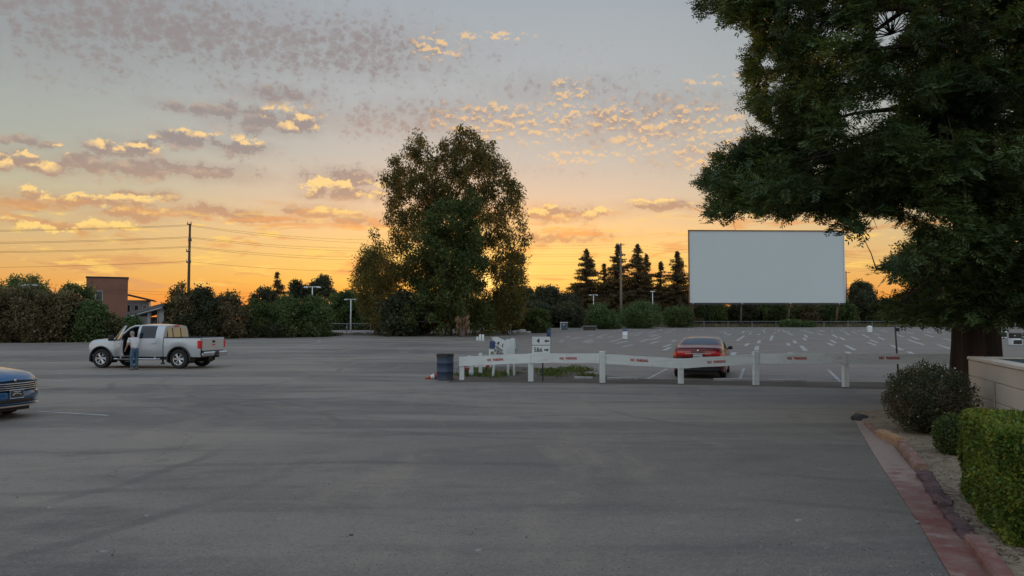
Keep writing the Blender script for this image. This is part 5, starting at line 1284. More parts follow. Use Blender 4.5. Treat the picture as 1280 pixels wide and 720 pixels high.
E_ = [('pelvis', 'waist'), ('waist', 'chest'), ('chest', 'neck0'), ('neck0', 'neck'), ('neck', 'head'), ('head', 'crown'), ('pelvis', 'hipL'), ('hipL', 'kneeL'), ('kneeL', 'ankL'), ('ankL', 'toeL'), ('pelvis', 'hipR'), ('hipR', 'kneeR'), ('kneeR', 'ankR'), ('ankR', 'toeR'), ('chest', 'shL'), ('shL', 'elL'), ('elL', 'wrL'), ('chest', 'shR'), ('shR', 'elR'), ('elR', 'wrR')]
edges = [(ix[a], ix[b]) for a, b in E_]; rads = [rad[k] for k in keys]
for side in ('L', 'R'):   # palm and five fingers
    w0 = Vector(J['wr' + side]); dirn = (w0 - Vector(J['el' + side])).normalized(); sdv = Vector((0, 1 if side == 'L' else -1, 0)); up = dirn.cross(sdv).normalized()
    sdv = up.cross(dirn)
    pts.append(tuple(w0 + dirn * .07)); rads.append((.034, .018)); pi = len(pts) - 1; edges.append((ix['wr' + side], pi))
    for k, (o_, L) in enumerate(((-.03, .065), (-.01, .078), (.01, .074), (.03, .058))):
        a_ = w0 + dirn * .10 + sdv * o_; pts.append(tuple(a_)); rads.append(.010); edges.append((pi, len(pts) - 1))
        pts.append(tuple(a_ + dirn * L * .6 - up * .012)); rads.append(.009); edges.append((len(pts) - 2, len(pts) - 1))
        pts.append(tuple(a_ + dirn * L * .9 - up * .035)); rads.append(.008); edges.append((len(pts) - 2, len(pts) - 1))
    a_ = w0 + dirn * .045 - sdv * .035; pts.append(tuple(a_)); rads.append(.012); edges.append((pi, len(pts) - 1))
    pts.append(tuple(a_ + dirn * .045 - sdv * .02)); rads.append(.010); edges.append((len(pts) - 2, len(pts) - 1))
M_skin = mat('skin', (.42, .24, .17), .6, nscale=6, nvar=.12)
body = skin_obj('body', pts, edges, rads, M_skin, t)
head = MB(); 
Mh = Matrix.Translation((.205, 0, 1.565))
head.lathe([(.001, -.125), (.045, -.115), (.072, -.06), (.080, 0), (.078, .05), (.055, .10), (.001, .122)], 20, Mh @ Matrix.Diagonal((1.12, .92, 1, 1)))
head.box((.298, 0, 1.555), (.035, .026, .045), bev=.01)
for s_ in (1, -1): head.box((.20, s_ * .080, 1.56), (.04, .016, .06), bev=.008)
hd_ = head.build('head', M_skin, t, True)
m = MB()
for s_ in (1, -1): m.box((.287, s_ * .03, 1.575), (.01, .022, .010), bev=.003)
m.build('eye', M_black, hd_)
m = MB(); m.box((.290, 0, 1.51), (.012, .045, .008), bev=.003); m.build('mouth', mat('lip', (.30, .12, .10), .6), hd_)
m = MB(); m.lathe([(.084, -.05), (.092, 0), (.090, .045), (.066, .098), (.001, .130)], 20, Matrix.Translation((.188, 0, 1.575)) @ Matrix.Diagonal((1.1, .95, 1, 1)), False); m.build('hair', mat('grey_hair', (.30, .29, .28), .8, nscale=20, nvar=.4), t, True)
sh = ['pelvis', 'waist', 'chest', 'neck0', 'shL', 'shR']
SP = [J[k] for k in sh] + [tuple(Vector(J['shL']).lerp(Vector(J['elL']), .75)), tuple(Vector(J['shR']).lerp(Vector(J['elR']), .75))]
skin_obj('shirt', SP, [(0, 1), (1, 2), (2, 3), (2, 4), (2, 5), (4, 6), (5, 7)], [(.150, .165), (.145, .158), (.158, .165), .098, .082, .082, .064, .064], mat('white_cotton', (.66, .66, .68), .85, nscale=5, nvar=.12), t)
JP = ['pelvis', 'hipL', 'kneeL', 'ankL', 'hipR', 'kneeR', 'ankR']
skin_obj('jeans', [(.01, 0, .985), (0, 0, .90)] + [J[k] for k in JP[1:]], [(0, 1), (1, 2), (2, 3), (3, 4), (1, 5), (5, 6), (6, 7)], [(.135, .150), (.135, .145), .100, .082, .068, .100, .082, .068], mat('denim', (.075, .15, .24), .9, nscale=9, nvar=.3), t)
for s_, k in ((1, 'L'), (-1, 'R')):
    a_ = J['ank' + k]; m = MB(); m.box((a_[0] + .065, a_[1], .045), (.28, .10, .09), bev=.03); m.build('shoe', mat('shoe', (.10, .10, .11), .7), t)
# ------------------------------------------------------------------ white board fence
M_wpaint = mat('fence_white_paint', (.74, .80, .79), .6, nscale=1.6, col2=(.64, .70, .69), bump=.15, bscale=30, ndetail=9, stretch=(.4, 1, 2))
T_ = Tree(M_wpaint.node_tree); b_ = [n for n in T_.N if n.type == 'BSDF_PRINCIPLED'][0]; src = b_.inputs['Base Color'].links[0].from_socket
g_ = T_.node('ShaderNodeNewGeometry'); P_n = X(T_, g_.outputs['Position'])
dirt = T_.ss(.50, .72, T_.noise(T_.v('MULTIPLY', P_n, (1.2, 1.2, 5)), 1.6, 7, .72)); chip = T_.ss(.66, .72, T_.noise(P_n, 11, 5, .7))
cc_ = T_.mix(dirt * .45, src, (.36, .35, .31, 1)); cc_ = T_.mix(chip * .7, cc_, (.27, .22, .17, 1)); T_.put(b_.inputs['Base Color'], cc_)
M_redink = mat('red_stencil', (.50, .02, .025), .7, nscale=9, nvar=.3)
M_blackink = mat('black_ink', (.02, .02, .022), .6)
M_galv = mat('galvanised', (.42, .44, .45), .5, metal=.6, nscale=2, nvar=.2)
fz = {577: 475, 663.6: 477, 753: 478.3, 852: 479.8, 945: 481.2, 1059: 484, 1198: 486.5}
fx = sorted(fz); base = gnd(577, 475)
fence = thing('board_fence', 'white zigzag board fence stencilled with red no parking signs', 'fence', base)
FP = {x: gnd(x, fz[x]) for x in fx}
def rail_top(px, py, Y): return at(px, py, Y).z
tops = {577: (446, 446), 663.6: (441.8, 441.8), 753: (441.8, 442.5), 852: (448.2, 448.2), 945: (442.6, 442), 1059: (441.6, 441.6), 1198: (442.2, 442.2)}
posts_tall = {753: 439.8, 945: 440.3}
for x in fx:
    p = FP[x] - base; zt = rail_top(x, posts_tall.get(x, tops[x][0] + 1.0), FP[x].y)
    m = MB(); h = zt + .02; m.box((p.x, p.y + (0 if x in posts_tall else .11), h / 2 - .02), (.17, .17, h + .04), rz=.06 if x % 2 else -.04, bev=.012)
    m.build('post', M_wpaint, fence)
stn = {577: (621, 448.9), 663.6: (712, 447), 753: (800.5, 450), 852: (897, 451), 945: (998, 447.3), 1059: (1114, 448)}
RH = .315
for a_, b_ in zip(fx[:-1], fx[1:]):
    A = Vector(FP[a_]); Bv = Vector(FP[b_]); za = rail_top(a_, tops[a_][1], A.y); zb = rail_top(b_, tops[b_][0], Bv.y)
    dirv = (Bv - A); dirv.z = 0; L = dirv.length; dirv.normalize(); nrm = Vector((dirv.y, -dirv.x, 0))
    if nrm.y > 0: nrm = -nrm
    # between tall posts the boards stop at the post; elsewhere they lap over it
    s0 = .09 if a_ in posts_tall else 0.003; s1 = .09 if b_ in posts_tall else .003
    if a_ == 577: s0 = -.09
    off = nrm * .0
    n = 10; m = MB()
    for th in (-.02, .02):
        for i in range(n + 1):
            u = (s0 + (L - s0 - s1) * i / n); q = A + dirv * u + nrm * th - base; z = za + (zb - za) * u / L + .006 * math.sin(i * 1.3 + a_)
            m.V += [(q.x, q.y, z - RH), (q.x, q.y, z - RH * .985), (q.x, q.y, z)]
    k = (n + 1) * 3
    for i in range(n):
        o = i * 3
        for j in (0, 1): m.Fc += [(o + j, o + j + 1, o + 4 + j, o + 3 + j), (k + o + j, k + o + 3 + j, k + o + 4 + j, k + o + 1 + j)]
        m.Fc += [(o + 2, k + o + 2, k + o + 5, o + 5), (o, o + 3, k + o + 3, k + o)]
    for o in (0, n * 3): m.Fc += [(o, k + o, k + o + 1, o + 1), (o + 1, k + o + 1, k + o + 2, o + 2)]
    rl = m.build('rail', M_wpaint, fence)
    sx_, sy_ = stn[a_]; u = (at(sx_, sy_, (A.y + Bv.y) / 2) - A).dot(dirv); slope = math.atan2(zb - za, L)
    zc = za + (zb - za) * u / L - RH * .5 + rnd.uniform(-.03, .02); q = A + dirv * u + nrm * .023 - base
    ang = math.atan2(dirv.y, dirv.x)
    for word, du, wd in (('NO', -.255, .12), ('PARKING', .06, .34)):
        qq = q + dirv * du
        o = lettering(word, .112, M_redink, rl, (qq.x, qq.y, zc + du * math.tan(slope)), (R(90), -slope, ang), .005, .78)
# the short return running back from the west end
ret = thing('return_fence', 'short white fence return running back from the barrel end', 'fence', gnd(589, 469.5))
rb = gnd(589, 469.5)
for px, py, tp in ((589, 469.5, 445), (600.6, 468, 441.2)):
    p = gnd(px, py); zt = rail_top(px, tp, p.y); q = p - rb; m = MB(); m.box((q.x, q.y, zt / 2 - .02), (.13 if px > 595 else .17, .13, zt + .04), bev=.01); m.build('post', M_wpaint, ret)
m = MB(); A = FP[577] + Vector((0, .1, 0)); Bv = rb; za = rail_top(577, 446.5, A.y); zb = rail_top(589, 445, Bv.y); dv = (Bv - A); dv.z = 0
c = (A + Bv) / 2 - rb; m.box((c.x - .02, c.y, (za + zb) / 2 - RH / 2), (dv.length - .25, .04, RH), rz=math.atan2(dv.y, dv.x)); m.build('rail', M_wpaint, ret)

# ------------------------------------------------------------------ lane signs
M_sign = mat('sign_face', (.74, .80, .80), .5, nscale=1.2, nvar=.10)
M_post = mat('black_post', (.03, .03, .032), .6, nscale=4, nvar=.3)
M_blue = mat('sign_blue', (.035, .07, .19), .5, nscale=2, nvar=.2)
def arrow(mb, cx, cz, L, h, sgn, y=0, w=None):
    w = w or h * .45
    pts = [(-L / 2, -w / 2), (L * .05, -w / 2), (L * .05, -h), (L / 2, 0), (L * .05, h), (L * .05, w / 2), (-L / 2, w / 2)]
    pts = [(cx + sgn * a, cz + b) for a, b in pts]
    if sgn < 0: pts = pts[::-1]
    n = len(pts); V = [(a, y, b) for a, b in pts] + [(a, y + .002, b) for a, b in pts]
    mb.add(V, [tuple(range(n)), tuple(range(2 * n - 1, n - 1, -1))])
b = gnd(678.5, 476.6); s = thing('lane_sign', 'white sign with 4 and left arrow above 5 and 6 and right arrow', 'sign', b, R(0))
m = MB(); m.box((0, 0, .72), (.045, .045, 1.5)); m.build('post', M_post, s)
u0, u1 = at(665.2, 421, b.y - .05), at(687.6, 446, b.y - .05)
cx = (u0.x + u1.x) / 2 - b.x; w_ = u1.x - u0.x; zt, zb = u0.z, u1.z
m = MB(); m.box((cx, -.04, (zt + zb) / 2), (w_, .018, zt - zb), bev=.004); pn = m.build('panel', M_sign, s)
zm = at(676, 431.4, b.y).z
m = MB(); m.box((cx, -.0505, zm), (w_, .003, .018)); arrow(m, cx + w_ * .31, (zm + zt) / 2, .16, .055, -1, -.054, .045); arrow(m, cx + w_ * .30, zm - .16, .16, .055, 1, -.054, .045); m.build('arrow', M_blackink, pn)
lettering('4', .22, M_blackink, pn, (cx - w_ * .16, -.051, (zm + zt) / 2), (R(90), 0, 0), .006, .9)
lettering('5&6', .21, M_blackink, pn, (cx - w_ * .17, -.051, zm - .16), (R(90), 0, 0), .003, .84)

# cluster of leaning boards on a tilted post behind the fence
b = gnd(616, 471.5); s = thing('leaning_signboard', 'tilted white signboard with 4, 1, 2 and an arrow on a leaning white post', 'sign', b, 0)
m = MB(); a0, a1 = at(615.8, 473, b.y) - b, at(621, 430, b.y) - b; m.tube([(a0.x, 0, -.02), (a1.x, .05, a1.z)], .045, 4); m.build('post', M_wpaint, s)
def quad_board(name, px, Y, m_, parent, org, th=.03, dY=(0, 0, 0, 0)):
    P4 = [at(x, y, Y + d) - org for (x, y), d in zip(px, dY)]; n = (P4[1] - P4[0]).cross(P4[2] - P4[0]).normalized()
    if n.y > 0: n = -n
    mb = MB(); k = len(P4); mb.add(P4 + [p - n * th for p in P4], [tuple(range(k))[::-1], tuple(range(k, 2 * k))] + [(i, (i + 1) % k, k + (i + 1) % k, k + i) for i in range(k)])
    return mb.build(name, m_, parent)
pn = quad_board('panel', [(614, 421.5), (622, 421), (633, 426.5), (633.5, 447), (617, 446)], b.y - .12, M_sign, s, b)
tl = R(14)
yy = -.128
def onb(px, py): q = at(px, py, b.y - .135) - b; return (q.x, q.y, q.z)
lettering('4', .17, M_blackink, pn, onb(622.8, 429), (R(90), tl, 0), .005, .9); lettering('1', .17, M_blackink, pn, onb(628.2, 432), (R(90), tl, 0), .005)
lettering('1', .15, M_blackink, pn, onb(619.4, 438), (R(90), tl, 0), .005); lettering('2', .15, M_blackink, pn, onb(622.3, 440.5), (R(90), tl, 0), .005)
m = MB(); q0 = Vector(onb(618.5, 432.5)); q1 = Vector(onb(628.5, 438.2)); m.tube([q0, q1], .012, 4); q = onb(626.3, 442); arrow(m, q[0], q[2], .13, .035, -1, q[1]); m.build('arrow', M_blackink, pn)
bp = quad_board('blue_panel', [(612, 426.5), (619, 426.8), (618.6, 436), (612, 435.6)], b.y - .22, M_blue, s, b)
wp2 = quad_board('notice_panel', [(611, 436.3), (617, 436.6), (617, 446), (611.3, 446)], b.y - .2, M_sign, s, b)
m = MB(); q = at(615, 441.2, b.y - .235) - b; m.box((q.x, q.y, q.z), (.08, .006, .10)); m.build('emblem', mat('olive_print', (.17, .20, .05), .7), wp2)
b2 = gnd(633, 470); s = thing('folded_signboards', 'jumble of white sign boards propped behind the leaning signboard', 'sign', b2, 0)
quad_board('panel', [(632, 424.5), (643.5, 422.6), (645, 436), (634, 438)], b2.y + .2, M_sign, s, b2, dY=(0, .1, .1, 0))
quad_board('panel', [(638, 423.5), (641, 422.3), (644, 440), (640, 441)], b2.y + .05, M_sign, s, b2)
quad_board('panel', [(630, 436), (640, 433), (644, 443), (634, 446)], b2.y + .0, M_sign, s, b2)
quad_board('panel', [(643, 425), (648, 430), (648, 441), (644, 440)], b2.y + .3, mat('sign_grey_back', (.34, .38, .38), .6), s, b2)
m = MB(); q = at(635, 448, b2.y) - b2; m.box((q.x, .1, .40), (.09, .09, .86), rx=.08); q = at(646, 430, b2.y) - b2; m.build('post', M_wpaint, s)
m = MB(); q = at(642.5, 425, b2.y) - b2; m.box((q.x, .32, .6), (.07, .07, 1.24)); m.build('post', M_wpaint, s)

# striped barrier arm on the ground and a low red plate
b = gnd(592, 467); s = thing('barrier_arm', 'red and white striped barrier arm lying low behind the fence corner', 'barrier', b, R(12))
m = MB(); m.box((.1, 0, .30), (1.15, .04, .10)); ar = m.build('arm', M_sign, s)
for k in range(4): m = MB(); m.box((-.35 + k * .3, -.0225, .30), (.14, .004, .104)); m.build('stripe', M_redink, ar)
m = MB(); m.box((-.3, .02, .13), (.06, .06, .28)); m.box((.5, .02, .13), (.06, .06, .28)); m.build('foot', M_post, s)
b = gnd(584.2, 471.5); s = thing('small_red_sign', 'small red and white sign on a short black post behind the fence corner', 'sign', b, R(0))
m = MB(); m.box((0, 0, .14), (.05, .05, .30)); m.build('post', M_post, s)
m = MB(); m.box((0, -.035, .33), (.16, .015, .13)); pn = m.build('panel', mat('sign_red', (.42, .05, .045), .6), s)
m = MB(); m.box((0, -.045, .36), (.15, .004, .03)); m.build('white_band', M_sign, pn)

# ------------------------------------------------------------------ blue steel drum
b = gnd(555.5, 475.6); s = thing('trash_drum', 'dark blue steel drum used as a trash can at the fence end', 'trash can', (b.x, b.y + .27, 0))
M_drum = mat('drum_blue', (.030, .062, .125), .5, metal=.2, nscale=2.5, col2=(.052, .060, .072), ndetail=8, bump=.1, bscale=20)
m = MB(); prof = [(.001, .0), (.28, 0), (.292, .02), (.286, .04), (.286, .27), (.300, .29), (.286, .31), (.286, .56), (.300, .58), (.286, .60), (.286, .84), (.298, .865), (.298, .885), (.27, .885), (.265, .78), (.265, .30), (.001, .30)]
m.lathe(prof, 36, None, False); m.build('drum', M_drum, s, 'auto')
m = MB(); m.lathe([(.262, .885), (.272, .80), (.274, .72)], 36, None, False)
mm_ = MB(); V = []
for j in range(40):
    a = 6.283 * j / 40; V += [(.302 * math.cos(a), .302 * math.sin(a), .89), (.306 * math.cos(a), .306 * math.sin(a), .82 + .03 * math.sin(a * 5) + .012 * math.sin(a * 11))]
mm_.add(V, [(2 * j, 2 * ((j + 1) % 40), 2 * ((j + 1) % 40) + 1, 2 * j + 1) for j in range(40)]); mm_.build('bag_liner', mat('bag_black', (.015, .015, .016), .35), s, True)
# toppled cone beside it
b = gnd(538.5, 473.8); s = thing('fallen_cone', 'orange and white traffic cone lying on its side left of the drum', 'traffic cone', (b.x, b.y, .0), R(8))
Mc = Matrix.Translation((.30, 0, .13)) @ Matrix.Rotation(-R(90) - .22, 4, 'Y')
M_or = mat('cone_orange', (.48, .085, .03), .6, nscale=5, nvar=.3)
m = MB(); m.lathe([(.13, 0), (.10, .15), (.065, .33), (.03, .5), (.018, .52)], 20, Mc); cn = m.build('cone', M_or, s, 'auto')
m = MB(); m.lathe([(.098, .18), (.071, .31)], 20, Mc, False); m.build('reflective_band', M_sign, cn, True)
m = MB(); m.box((.315, 0, .14), (.03, .28, .27), ry=.22, bev=.01); m.build('base', M_or, s)

# ------------------------------------------------------------------ stubs, stops, bins in the lot
M_conc = mat('concrete', (.40, .385, .36), .9, nscale=2, nvar=.3, bump=.3, bscale=30)
for i, (px, py, tp, lab) in enumerate([(596.8, 425.8, 420.8, 'shortest of the three white bollards near the palm stump'), (600.2, 426, 417.8, 'middle white bollard of three near the palm stump'), (603.8, 426.2, 418, 'right-hand tall white bollard of three near the palm stump')]):
    p = gnd(px, py); h = at(px, tp, p.y).z - p.z; m = MB(); m.lathe([(.11, -.05), (.11, h - .05), (.09, h - .015), (.001, h)], 16)
    tag(m.build('bollard', M_wpaint, None, 'auto', tuple(p)), lab, 'bollard', 'white bollards near the palm stump')
for px0, px1, py, lab in [(718, 741, 473.6, 'concrete wheel stop left of the fence post nearest the sign, half buried in weeds'), (759, 797, 474.2, 'concrete wheel stop just left of the red sedan line'), (892, 938, 476, 'concrete wheel stop behind the right rear of the red sedan'), (959, 1007, 477, 'long concrete wheel stop right of the tall fence post')]:
    a_, b_ = gnd(px0, py), gnd(px1, py + .3); c = (a_ + b_) / 2; L = (b_ - a_).length
    m = MB(); m.add([(x * L / 2, y * w_, z) for x in (-1, 1) for y, z, w_ in ((-1, -.02, .08), (-1, .06, .075), (-1, .085, .05), (1, .085, .05), (1, .06, .075), (1, -.02, .08))], [(0, 1, 2, 3, 4, 5)[::-1], (6, 7, 8, 9, 10, 11)] + [(i, (i + 1) % 6, 6 + (i + 1) % 6, 6 + i) for i in range(6)])
    tag(m.build('wheel_stop', M_conc, None, False, (c.x, c.y, 0), math.atan2((b_ - a_).y, (b_ - a_).x)), lab, 'wheel stop', 'concrete wheel stops behind the fence')
def bin_(px, py, wpx, tp, lab, body, lid):
    p = gnd(px, py); W_ = wpx / F * p.y; H = at(px, tp, p.y).z - p.z
    s = thing('trash_bin', lab, 'trash bin', p, 0, 'white trash bins standing out in the lot')
    m = MB(); m.lathe([(W_ * .44, 0), (W_ * .5, .03), (W_ * .5, H * .5), (W_ * .52, H * .52), (W_ * .5, H * .54), (W_ * .5, H)], 20); m.build('barrel', body, s, 'auto')
    m = MB(); m.lathe([(W_ * .52, H * .97), (W_ * .50, H * 1.06), (W_ * .3, H * 1.18), (.001, H * 1.22)], 20); m.build('lid', lid, s, 'auto')
    return s
bin_(781.2, 424, 6.6, 413.8, 'white trash bin with dark lid out in the lot left of the red sedan', M_sign, M_blue)
bin_(1087, 415.4, 6.4, 408.6, 'small pale trash bin far out in the lot right of the screen', M_sign, M_sign)
b = gnd(686, 421); s = thing('dark_barrel', 'small dark blue barrel far behind the lane sign', 'barrel', b)
h = at(686, 411.5, b.y).z - b.z; m = MB(); m.lathe([(.22, 0), (.24, .03), (.24, h * .5), (.26, h * .52), (.24, h * .54), (.24, h)], 18); m.build('drum', M_blue, s, 'auto')
m = MB(); m.lathe([(.27, h * .97), (.26, h * 1.03), (.001, h * 1.05)], 18); m.build('lid', M_post, s, 'auto')
for i, (px0, px1, t0, t1, py, lab) in enumerate([(1266, 1278.5, 416.2, 423, 431.5, 'black box over a white-rimmed bin at the right edge of the lot'), (1250.5, 1259.5, 410.5, 414, 422.5, 'half-hidden black and white bin just right of the redwood trunk')]):
    p = gnd((px0 + px1) / 2, py); W_ = (px1 - px0) / F * p.y; zt = at(px0, t0, p.y).z - p.z; zm = at(px0, t1, p.y).z - p.z
    s = thing('waste_station', lab, 'bin', p, 0, 'black and white bins at the right of the lot')
    m = MB(); m.box((0, .3, zm / 2), (W_, .6, zm), bev=.03); bx = m.build('cabinet', M_sign, s)
    m = MB(); m.box((0, -.006, zm * .45), (W_ * .86, .02, zm * .60), bev=.009); m.build('opening', M_black, bx)
    m = MB(); m.box((0, .3, (zt + zm) / 2 + .003), (W_ * .96, .55, zt - zm), bev=.05); tp_ = m.build('top_box', M_black, s)
    m = MB(); m.lathe([(.05, 0), (.04, .02), (.001, .025)], 12, Matrix.Translation((-W_ * .25, .02, (zt + zm) / 2)) @ Matrix.Rotation(R(90), 4, 'X')); m.build('lamp', M_white, tp_)

# leaning dark pole by the flowering shrub
b = gnd(1123, 468); tpz = at(1118.5, 403, b.y - .1); s = thing('leaning_pole', 'thin dark leaning pole with a small box, left of the redwood', 'pole', b)
q = tpz - b; m = MB(); m.tube([(0, 0, -.05), (q.x * .5, q.y * .5, q.z * .5), tuple(q)], [.035, .033, .03], 8); m.build('pole', mat('pole_slate', (.05, .055, .065), .5, metal=.3), s, True)
m = MB(); q2 = q * .86; m.box((q2.x + .07, q2.y - .03, q2.z), (.13, .07, .14), bev=.01); m.build('speaker_box', M_post, s)
m = MB(); m.box((q2.x + .13, q2.y - .05, q2.z - .12), (.03, .03, .10)); m.build('bracket', M_galv, s)

# ------------------------------------------------------------------ movie screen
SY = 182.0
a_, b_ = at(860.5, 289, SY), at(1055.5, 287.8, SY + 2); zb = at(860, 378.5, SY).z; gzS = gz(SY)
s = thing('movie_screen', 'huge blank pale grey drive-in movie screen on slanted posts', 'movie screen', ((a_.x + b_.x) / 2 - .45, SY, gzS))
cx = (a_.x + b_.x) / 2; Wd = (b_.x - a_.x) * .975; cx -= .45; zt = a_.z
M_scr = mat('screen_face', (.61, .69, .70), .75, nscale=.03, nvar=.05, coords='Object', ndetail=3)
M_scr.node_tree.nodes  # panels: thin seams are modelled
nx_, nz_ = 13, 6; m = MB()
for i in range(nx_):
    for j in range(nz_):
        pw, ph = Wd / nx_, (zt - zb) / nz_
        m.box((-Wd / 2 + pw * (i + .5), 0, zb - gzS + ph * (j + .5)), (pw - .004, .06, ph - .004))
f = m.build('screen_face', M_scr, s)
m = MB(); m.box((0, .10, (zt + zb) / 2 - gzS), (Wd + .1, .08, zt - zb + .1)); m.build('backing', mat('screen_backing', (.30, .32, .33), .8), s)
M_rust = mat('screen_edge', (.32, .17, .08), .8, nscale=.5, nvar=.4)
m = MB(); m.box((0, .02, zt - gzS + .12), (Wd + .5, .5, .22)); m.build('top_trim', M_rust, s)
for sg in (-1, 1): m = MB(); m.box((sg * (Wd / 2 + .12), .05, (zt + zb) / 2 - gzS), (.20, .45, zt - zb)); m.build('side_trim', M_rust if sg < 0 else M_scr, s)
m = MB(); m.box((0, .3, zb - gzS - .25), (Wd + .2, .9, .36)); m.build('catwalk', mat('catwalk_dark', (.05, .05, .05), .8), s)
for px in (865, 927, 988, 1050):
    x = at(px, 378, SY).x - cx; m = MB()
    m.tube([(x + 1.0, 4.2, -.2), (x + .1, .6, zb - gzS)], [.26, .2], 8); m.tube([(x + .1, .6, zb - gzS - .3), (x - .2, 1.2, zt - gzS - 1)], [.2, .12], 8); m.build('post', mat('rusty_steel', (.20, .13, .10), .85, nscale=1, nvar=.4), s, True)
    m = MB(); m.lathe([(.10, 0), (.22, .1), (.001, .2)], 10, Matrix.Translation((x, -.3, zb - gzS - .35))); m.build('floodlight', M_sign, s)
s.location.y = SY + 0; s.rotation_euler.z = R(2)

# ------------------------------------------------------------------ poles, lamps and wires
M_wood = mat('pole_wood', (.115, .075, .050), .9, nscale=1.5, nvar=.4, bump=.5, bscale=8, stretch=(1, 1, .1))
M_woodp = mat('pole_pale', (.24, .19, .15), .9, nscale=1.5, nvar=.3, stretch=(1, 1, .1))
def pole(label, px, ptop, pbase, Y, r, m_, arms, tr=.5):
    b = Vector((at(px, 402, Y).x, Y, gz(Y))); H = at(px, ptop, Y).z - b.z
    s = thing('utility_pole', label, 'utility pole', b, 0, 'wooden utility poles around the lot')
    m = MB(); m.tube([(0, 0, -.2), (0, 0, H * .5), (.03, 0, H)], [r, r * .85, r * .65], 10); m.build('pole', m_, s, True)
    for (dz_, L, off) in arms:
        m = MB(); m.box((off, -.12, H - dz_), (L, .12, .14)); ca = m.build('crossarm', m_, s)
        for k in (-1, 1):
            i_ = MB(); i_.lathe([(.04, 0), (.07, .05), (.05, .12), (.07, .18), (.03, .24)], 8, Matrix.Translation((off + k * L * .42, -.12, H - dz_ + .07))); i_.build('insulator', mat('porcelain', (.35, .33, .30), .4), ca)
    return b, H
p1, H1 = pole('tall dark wooden pole rising behind the pickup', 235, 280, 424, 92, .19, M_wood, [(.05, .5, 0), (2.0, .4, 0.1), (3.3, .4, -.1), (4.6, .55, 0)])
p2, H2 = pole('tall pale wooden pole in front of the conifer row', 776.5, 304, 412, 172, .30, M_woodp, [(.4, 1.6, 0), (2.6, 1.2, 0)])
p3, H3 = pole('small far wooden pole beside the right edge of the screen', 1058.5, 339, 409, 215, .22, M_woodp, [(.4, 2.2, 0)])
M_wire = mat('wire', (.03, .028, .027), .6)
def wire(label, nodes, r=.014):
    m = MB(); pts = []
    for (a_, b_) in zip(nodes[:-1], nodes[1:]):
        L = (b_ - a_).length; sag = L * .010
        for i in range(13 if b_ is nodes[-1] else 12):
            t_ = i / 12; pts.append(a_.lerp(b_, t_) - Vector((0, 0, 4 * sag * t_ * (1 - t_))))
    o = pts[0]; m.tube([p - o for p in pts], r, 4); ob = m.build('power_line', M_wire, None, False, tuple(o)); tag(ob, label, 'power line', 'power lines crossing the sunset sky'); return ob
def wn_(l): return [at(*q) for q in l]
W_ = [('topmost power line of the pair at the top of the left pole', [(-260, 286, 84), (235, 281, 92), (470, 300, 132), (777, 305.5, 171.8), (1060, 318, 215), (1320, 326, 250)]),
      ('thin power line a touch below the topmost one', [(-260, 287.5, 84.4), (235, 282.2, 92.3), (470, 304, 132.5), (777, 309, 172.2), (1060, 321, 215.5), (1320, 329, 250)]),
      ('upper line of the second pair of power lines', [(-260, 301, 84), (235, 296, 92), (470, 310, 132), (777, 317, 171.8), (1060, 328, 215), (1320, 336, 250)]),
      ('lower line of the second pair of power lines', [(-260, 303, 84.4), (235, 297.2, 92.3), (470, 314, 132.5), (777, 319, 172.2), (1060, 330, 215.5), (1320, 338, 250)]),
      ('upper line of the third pair of power lines', [(-260, 312, 84), (235, 308, 92), (470, 321, 132), (777, 326.5, 171.8), (1060, 336, 215), (1320, 343, 250)]),
      ('lower line of the third pair of power lines', [(-260, 314, 84.4), (235, 309.2, 92.3), (470, 325, 132.5), (777, 328.5, 172.2), (1060, 338, 215.5), (1320, 345, 250)]),
      ('single thicker power line low on the left pole', [(-260, 333, 84), (235, 326.8, 92), (470, 338.5, 132), (777, 342, 171.8), (1060, 348, 215)]),
      ('lowest faint power line above the brick building', [(-260, 362, 110), (160, 363, 120), (330, 366, 135), (480, 372, 150)]),
      ('faint power line just above the tree tops on the left', [(-260, 364.5, 110), (160, 366, 120), (330, 370, 135), (480, 377, 150)])]
for lab, l in W_: wire(lab, wn_(l))
def lamp(label, px, ptop, Y, armw=1.6, r=.10, colr=None):
    b = Vector((at(px, 402, Y).x, Y, gz(Y))); H = at(px, ptop, Y).z - b.z
    s = thing('lamp_post', label, 'lamp post', b, 0, 'pale T-headed lamp posts')
    m = MB(); m.tube([(0, 0, -.1), (0, 0, H)], [r, r * .7], 8); m.build('pole', colr or M_galv, s, True)
    m = MB(); m.box((0, 0, H), (armw, .08, .08)); ar = m.build('arm', colr or M_galv, s)
    for k in (-1, 1): l_ = MB(); l_.box((k * armw * .42, 0, H - .07), (.5, .35, .16), bev=.05); l_.build('lamp_head', colr or M_galv, ar)
    return s
lamp('pale T-headed lamp post standing in the gap left of the eucalyptus', 438.5, 374, 112, 1.7, .13, M_sign)
lamp('T-headed lamp post above the willowy green trees', 390, 358.5, 96, 1.9, .09, M_sign)
lamp('short pale lamp post left of the pale wooden pole', 742, 368.5, 160, 1.6, .10, M_sign)
lamp('short pale lamp post right of the pale wooden pole', 816, 364, 160, .6, .10, M_sign)
lamp('lamp post sunk in the brown brush at the left edge', 36, 356, 73.2, 1.2, .06, M_galv)
lamp('tiny lamp post right of the eucalyptus foot', 628, 386, 150, 1.0, .08, M_sign)
lamp('far lamp post between the redwood trunk and the right edge', 1269, 392, 175, .5, .12, M_galv)
wire('pale wire strung between the two short lamp posts', wn_([(600, 378, 160), (742, 368.8, 160), (816, 369, 160), (866, 374, 165)]), .02)

